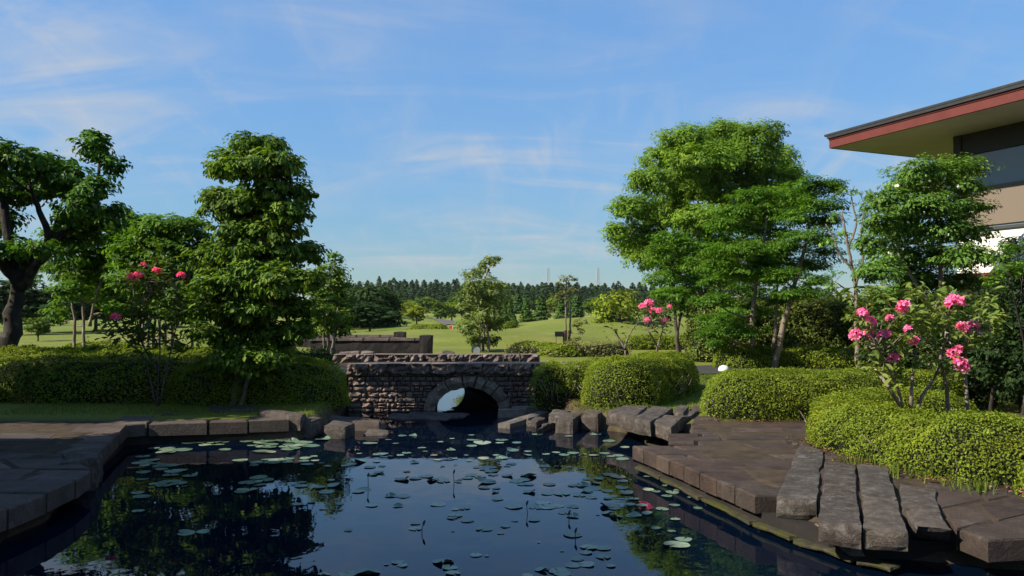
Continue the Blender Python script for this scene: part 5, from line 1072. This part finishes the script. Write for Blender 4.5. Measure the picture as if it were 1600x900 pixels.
# ---------------------------------------------------------------- clubhouse, right
def clubhouse():
    E = dp(1297, 224, 20.2); u = np.array((.39, -.92, 0)); u /= np.linalg.norm(u); v = np.array((-u[1], u[0], 0)); ze = E[2]
    t = thing('clubhouse', 'two-storey building with wide red-edged eaves and window blinds at the right', 'building', (E[0]+2.4*u[0]+1.7*v[0], E[1]+2.4*u[1]+1.7*v[1], .35))
    def Pn(a, b, z): return E+u*a+v*b+np.array((0, 0, z-ze))
    def box(a0, a1, b0, b1, z0, z1): return MB().hexa([Pn(a0, b0, z0), Pn(a1, b0, z0), Pn(a1, b1, z0), Pn(a0, b1, z0)], [Pn(a0, b0, z1), Pn(a1, b0, z1), Pn(a1, b1, z1), Pn(a0, b1, z1)])
    LA, LB = 16, 12
    box(.04, LA, .04, LB, ze-.13, ze-.05).build('soffit', m_soffit, t)
    box(0, LA, -.03, .03, ze-.13, ze+.07).build('fascia', m_fascia, t); box(-.03, .03, .031, LB, ze-.13, ze+.07).build('fascia', m_fascia, t)
    box(.0, LA, -.05, .05, ze+.072, ze+.11).build('fascia', m_fascia, t); box(-.05, .05, .052, LB, ze+.072, ze+.11).build('fascia', m_fascia, t); box(-.02, LA, -.09, .05, ze+.112, ze+.18).build('gutter', m_tile, t); box(-.09, -.022, .052, LB, ze+.112, ze+.18).build('gutter', m_tile, t)
    # hipped tile courses stepping up from the eave
    for i in range(15):
        o_, z = -.10+i*.30, ze+.182+i*.085
        box(o_, LA, o_, o_+.42, z, z+.05).build('tile_course', m_tile, t)
        if i < 13: box(o_, o_+.42, o_+.422, LB-o_, z, z+.05).build('tile_course', m_tile, t)
    a0, b0 = 2.2, 1.75; top = ze-.132
    # ground and upper walls
    box(a0+.12, LA, b0+.14, LB, .3, top).build('inner_wall', m_brown, t)
    box(a0, LA, b0, b0+.12, 3.05, 4.02).build('upper_wall', m_plaster, t); box(a0, a0+.12, b0+.122, LB, 3.05, 4.02).build('upper_wall', m_plaster, t)
    box(a0-.06, LA, b0-.06, b0+.10, 2.84, 3.048).build('band', m_band, t); box(a0, LA, b0+.02, b0+.12, .3, 2.838).build('lower_wall', m_brown, t)
    box(a0-.03, a0+.17, b0-.03, b0+.13, 4.1, top).build('corner_post', m_brown, t)
    box(a0+.172, LA, b0+.0, b0+.12, 5.86, top).build('lintel', m_brown, t)
    box(a0-.02, LA, b0-.05, b0+.12, 4.022, 4.09).build('sill', m_sill, t); box(a0+3.1, a0+4.6, b0-.02, b0+.03, 4.092, 4.22).build('rail', m_teal, t)
    for k in range(5):
        w0 = a0+.18+k*2.7; w1 = w0+2.62; w = box(w0, w1, b0+.075, b0+.085, 4.092, 5.858).build('window', m_glass, t)
        box(w0+.05, w1-.05, b0+.035, b0+.05, 4.15, 5.06).build('blind', m_blind, w)
        box(w1+.002, w1+.078, b0+.01, b0+.11, 4.092, 5.858).build('mullion', m_brown, w) if k else None
    box(a0, a0+.1, b0+.14, LB, 4.03, top).build('side_glazing', m_glass, t)
clubhouse()
# ---------------------------------------------------------------- wing of the building beside the viewer, outside the frame on the left; it shades the near pond
def wing():
    cx, cy, h = -7.7, 8.1, 7.6
    t = thing('clubhouse_wing', 'building wing with wide eaves left of the viewer, shading the near pond', 'building', (-16, -2, .3))
    def box(lo, hi, nm, m): return MB().box(lo, hi).build(nm, m, t)
    box((-26, -14, h-.3), (cx, cy, h-.02), 'roof', m_tile); box((-26.05, -14.05, h-.34), (cx+.05, cy+.05, h-.302), 'soffit', m_soffit)
    box((-25, -13, .2), (cx-2.2, cy-2.2, h-.345), 'wall', m_plaster)
wing()

# ---------------------------------------------------------------- grass tufts, fallen leaves, petals
def grass(label, name, P, h, mat=m_grass, w=.006):
    n = len(P); a = rng.uniform(0, 6.28, n); L = h*rng.uniform(.5, 1.4, n); lean = rng.normal(size=(n, 2))*.35*L[:, None]; d = np.c_[np.cos(a), np.sin(a)]*w
    V = np.stack([np.c_[P[:, :2]-d, P[:, 2]-.02], np.c_[P[:, :2]+d, P[:, 2]-.02], np.c_[P[:, :2]+lean, P[:, 2]+L]], 1).reshape(-1, 3)
    tag(obj(name, V, np.arange(n*3).reshape(n, 3), mat), label, 'grass', kind='stuff')
def scatter(n, f):
    X = f(n); s = poly_sd(X[:, 0], X[:, 1], POND); X = X[s < -.1]; return np.c_[X, T(X[:, 0], X[:, 1])]
grass('short mown grass along the right bank and path', 'grass', scatter(45000, lambda n: np.c_[rng.uniform(1.2, 6.5, n), rng.uniform(14.2, 23, n)]), .045)
grass('shaded grass between the left terrace and hedge', 'grass', scatter(9000, lambda n: np.c_[rng.uniform(-9, -3.4, n), rng.uniform(13.6, 17, n)]), .06)
grass('long weeds sprouting at the foot of the front right hedge', 'weeds', scatter(420, lambda n: np.array([(4.25, 8.6), (4.1, 9.3), (5.2, 7.6), (4.6, 7.9), (2.4, 14.3), (1.9, 14.5)])[rng.integers(0, 6, n)]+rng.normal(size=(n, 2))*.13), .13, m_grass, .010)
def litter(name, label, X, z, size, mat, cat):
    P = np.c_[X, z]; V, Q = leaf_arrays(P, np.tile((0, 0, 1.), (len(P), 1))+rand_dirs(len(P))*.35, size, .6); tag(obj(name, V, Q, mat), label, cat, kind='stuff')
def along(pts, n, s):
    P = spline(np.c_[np.array(pts, float), np.zeros(len(pts))], 10)[:, :2]; return P[rng.integers(0, len(P), n)]+rng.normal(size=(n, 2))*s
X = along([(3.9, 10.9), (4.0, 10), (4.15, 9.2), (4.3, 8.5), (4.9, 8.0), (6, 7.8)], 900, .14); litter('fallen_leaves', 'brown fallen leaves along the foot of the front right hedge', X, np.full(len(X), .362)+rng.uniform(0, .02, len(X)), .035, m_litter, 'leaves')
X = along([(3.25, 13.0), (4.2, 12.9), (5.5, 13.0)], 420, .08); litter('fallen_leaves', 'brown fallen leaves along the foot of the long right hedge', X, np.full(len(X), .36), .035, m_litter, 'leaves')
X = along([(1.0, 15.0), (1.3, 15.5), (1.5, 16)], 500, .28); litter('fallen_leaves', 'dry leaves under the hedge at the right bridge end', X, T(X[:, 0], X[:, 1])+.02, .04, m_litter, 'leaves')
X = np.r_[along([(4.6, 8.0), (5.3, 7.6), (5.8, 7.55)], 26, .12), along([(3.6, 5.9), (4.4, 5.8), (5.2, 5.6)], 0, .2)]; litter('fallen_petals', 'pink petals dropped beside the low azalea tuft', X, np.full(len(X), .37), .04, m_flower, 'petals')
X = along([(3.2, 5.9), (4.0, 5.85), (4.5, 5.7)], 22, .18); litter('floating_petals', 'petals and leaves floating in the near right water corner', X, np.full(len(X), .006), .04, m_litter, 'petals')

# ---------------------------------------------------------------- thin summer haze
def haze():
    m = bpy.data.materials.new('haze_air'); m.use_nodes = True; nt = m.node_tree; nt.nodes.remove(nt.nodes['Principled BSDF'])
    v = nt.nodes.new('ShaderNodeVolumePrincipled'); v.inputs['Color'].default_value = (.86, .92, 1, 1); v.inputs['Density'].default_value = .00007; v.inputs['Anisotropy'].default_value = .2
    nt.links.new(v.outputs[0], nt.nodes['Material Output'].inputs['Volume'])
    o = MB().box((-6000, -1500, -3), (6000, 7500, 62)).build('haze', m); tag(o, 'thin pale haze lying over the fairway and forest', 'haze', kind='stuff')
haze()
